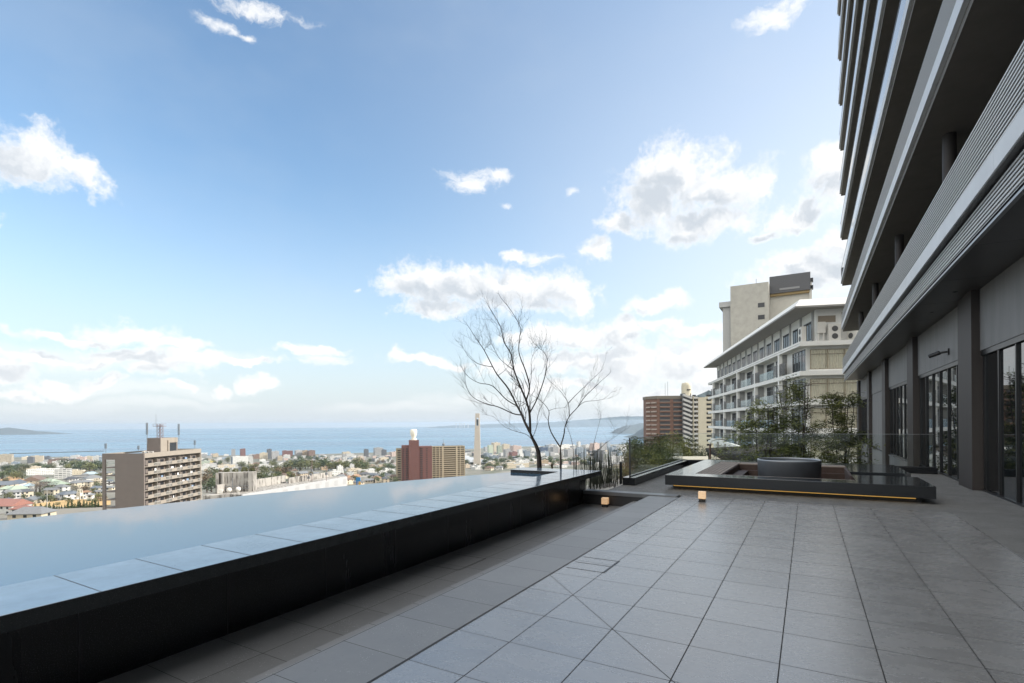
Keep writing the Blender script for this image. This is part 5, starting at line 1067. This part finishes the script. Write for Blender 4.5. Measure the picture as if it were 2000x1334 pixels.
def bare_tree(name, lab, limbs, w0, twigs, seed, trunk_r, base_z):
    """limbs: (parent radius, end radius, depth drift, points in the photo's pixels)"""
    r = random.Random(seed); root = at(*limbs[0][3][0], w0); o = thing(name, lab, 'tree', (root.x, root.y, base_z)); off = Vector((root.x, root.y, base_z))
    tr, tw_ = MB(), MB(); known = {}
    def twig(p, d, L_, rad_, lvl):
        n = 4; q = [p]; dd = d.copy()
        for k in range(n):
            dd = (dd + Vector((r.gauss(0, .22), r.gauss(0, .22), r.gauss(.10, .18)))).normalized(); q.append(q[-1] + dd * L_ / n)
        tw_.tube(q, [rad_ * (1 - .17 * k) for k in range(n + 1)], 4, False)
        if lvl > 0:
            for k in range(1, n + 1):
                for _ in range(2 if lvl > 1 else 1):
                    if r.random() < .62:
                        side = dd.cross(Vector((r.gauss(0, 1), r.gauss(0, 1), r.gauss(0, 1)))).normalized()
                        twig(q[k], (dd * .8 + side * r.uniform(.45, .9) + Vector((0, 0, .2))).normalized(), L_ * r.uniform(.45, .7), rad_ * .6, lvl - 1)
    for li, (r0, r1, drift, pts) in enumerate(limbs):
        q = []; st = known.get(pts[0], 0.0)
        for k, (x, y) in enumerate(pts):
            dep = known[(x, y)] if (x, y) in known and k == 0 else st + drift * (k / max(1, len(pts) - 1)) + (r.uniform(-.05, .05) if k else 0)
            known.setdefault((x, y), dep); q.append(at(x, y, w0 + dep) - off)
        if li == 0: q[0].z = 0.0
        # smooth with Catmull-Rom
        s_, rs = [], []
        for k in range(len(q) - 1):
            p_1, p0, p1, p2 = q[max(k - 1, 0)], q[k], q[k + 1], q[min(k + 2, len(q) - 1)]
            for j in range(4):
                u = j / 4; s_.append(.5 * (2 * p0 + (p1 - p_1) * u + (2 * p_1 - 5 * p0 + 4 * p1 - p2) * u * u + (3 * p0 - p_1 - 3 * p1 + p2) * u ** 3))
        s_.append(q[-1]); rs = [.66 * r0 + (.45 * r1 - .66 * r0) * (k / (len(s_) - 1)) ** .8 for k in range(len(s_))]
        (tr if r0 > .02 else tw_).tube(s_, rs, 7 if r0 > .02 else 5)
        if li:
            for k in range(3, len(s_)):
                f = k / len(s_)
                for _ in range(twigs):
                    if r.random() < .07 + .36 * f:
                        d = (s_[k] - s_[k - 1]).normalized(); side = d.cross(Vector((r.gauss(0, 1), r.gauss(0, 1), r.gauss(0, 1)))).normalized()
                        twig(s_[k], (d * .9 + side * r.uniform(.3, .7) + Vector((-.1, 0, .4))).normalized(), r.uniform(.3, .75) * (1.15 - .4 * f), max(.0026, rs[k] * .42), 2 if f > .35 else 1)
            d = (s_[-1] - s_[-2]).normalized(); twig(s_[-1], d, .18, r1 * .5, 1)
    tr.build('trunk', mat('wet_dark_bark', (.045, .036, .03), .8, nz=.3, ns=12, bump=.6, bs=25), o); tw_.build('twigs', mat('dark_twig', (.075, .065, .056), .8), o); return o
Zc = lambda L_: [(880 + x * .2848, 560 + y * .2848) for x, y in L_]
bare_tree('bare_tree', 'large leafless tree with a leaning trunk behind the pool end', [
    (.125, .062, -.15, Zc([(608, 1275), (603, 1180), (588, 1100), (560, 1040), (545, 1000)])),
    (.060, .010, .5, Zc([(545, 1000), (510, 930), (490, 880), (460, 820), (400, 700), (330, 610), (295, 550), (240, 440), (195, 370), (130, 270)])),
    (.058, .012, -.3, Zc([(545, 1000), (542, 870), (520, 780), (480, 680), (440, 570), (420, 460), (375, 380), (350, 270), (280, 150)])),
    (.034, .010, .2, Zc([(520, 780), (545, 690), (520, 580), (490, 500), (475, 440), (480, 350), (488, 280), (430, 170), (360, 80)])),
    (.030, .008, -.5, Zc([(542, 870), (600, 760), (650, 620), (665, 540), (662, 470), (605, 410)])),
    (.030, .007, .6, Zc([(490, 880), (430, 870), (330, 825), (240, 800), (160, 760), (115, 690), (100, 600)])),
    (.026, .007, -.4, Zc([(460, 820), (380, 770), (290, 680), (200, 660), (130, 620), (90, 570)])),
    (.018, .006, .3, Zc([(295, 550), (200, 530), (130, 480), (95, 420)])),
    (.016, .006, .5, Zc([(588, 1100), (530, 1020), (440, 990), (370, 960), (300, 895), (250, 880)])),
    (.016, .006, -.6, Zc([(560, 1040), (590, 960), (600, 880), (640, 790), (690, 690)])),
    (.014, .005, .2, Zc([(440, 570), (350, 500), (300, 410), (260, 300)])),
    (.014, .005, -.3, Zc([(545, 690), (560, 600), (560, 500), (600, 430)])),
    (.012, .005, .4, Zc([(330, 610), (390, 560), (420, 500)]))], 13.9, 2, 11, .12, -.25)
bare_tree('bare_tree', 'thin forked leafless tree right of the large leaning bare tree', [
    (.058, .036, 0, Zc([(750, 1270), (752, 1180), (750, 1100)])),
    (.030, .007, .3, Zc([(750, 1100), (690, 1000), (670, 920), (675, 850), (620, 780), (560, 745)])),
    (.032, .009, -.2, Zc([(750, 1100), (775, 1020), (785, 960), (815, 890), (870, 830), (920, 760), (1000, 680), (1090, 600)])),
    (.020, .006, .4, Zc([(815, 890), (808, 800), (760, 720), (700, 660)])),
    (.018, .006, -.4, Zc([(808, 800), (860, 745), (940, 670), (1035, 580)])),
    (.013, .005, .3, Zc([(870, 830), (920, 790), (1010, 780), (1060, 765), (1105, 725)])),
    (.012, .005, .2, Zc([(675, 850), (720, 835), (780, 830)]))], 13.9, 1, 12, .05, -.25)
bare_tree('bare_tree', 'very thin leaning sapling between the forked tree and the reeds', [
    (.02, .014, 0, Zc([(842, 1290), (840, 1180), (838, 1100)])), (.014, .004, .2, Zc([(838, 1100), (820, 1020), (800, 970), (770, 920)]))], 13.9, 1, 13, .02, -.25)
bare_tree('bare_tree', 'slender bare sapling forking left of the glass railing', [
    (.026, .018, 0, Zc([(952, 1310), (955, 1220), (962, 1160)])), (.016, .005, .3, Zc([(962, 1160), (985, 1060), (1010, 970), (1030, 900)])), (.014, .005, -.3, Zc([(962, 1160), (1020, 1110), (1060, 1075), (1140, 1020), (1200, 980)]))], 14.3, 1, 14, .02, -.25)

# ------------------------------------------------------------------ air
hz = MB().box(-29000, 29000, -29000, 29000, -168, 52)
m_h = bpy.data.materials.new('haze_air'); m_h.use_nodes = True; t = NT(m_h.node_tree); t.n.clear()
pv = t.new('ShaderNodeVolumePrincipled'); pv.inputs['Color'].default_value = (.70, .85, 1, 1); pv.inputs['Density'].default_value = 4.5e-5; pv.inputs['Anisotropy'].default_value = .3
o_ = t.new('ShaderNodeOutputMaterial'); t.l.new(pv.outputs[0], o_.inputs['Volume'])
struct('haze', hz, m_h, 'stuff')

# ------------------------------------------------------------------ make every label single out one thing
U_ = ['', 'first', 'second', 'third', 'fourth', 'fifth', 'sixth', 'seventh', 'eighth', 'ninth', 'tenth', 'eleventh', 'twelfth', 'thirteenth', 'fourteenth', 'fifteenth', 'sixteenth', 'seventeenth', 'eighteenth', 'nineteenth']
def ordinal(n): return U_[n] if n < 20 else ({2: 'twenty', 3: 'thirty', 4: 'forty', 5: 'fifty', 6: 'sixty'}[n // 10] + '-' + U_[n % 10] if n % 10 else {2: 'twentieth', 3: 'thirtieth', 4: 'fortieth', 5: 'fiftieth', 6: 'sixtieth'}[n // 10])
bpy.context.view_layer.update()
by = {}
for o in THINGS: by.setdefault(o['label'], []).append(o)
for lab, os_ in by.items():
    if len(os_) < 2 or lab.startswith(('thin pale factory', 'slim pointed')): continue
    os_.sort(key=lambda o: topx(o.matrix_world.translation)[0])
    for i, o in enumerate(os_): o['label'] = lab + (', leftmost' if i == 0 else (', rightmost' if i == len(os_) - 1 else f', {ordinal(i + 1)} from left'))
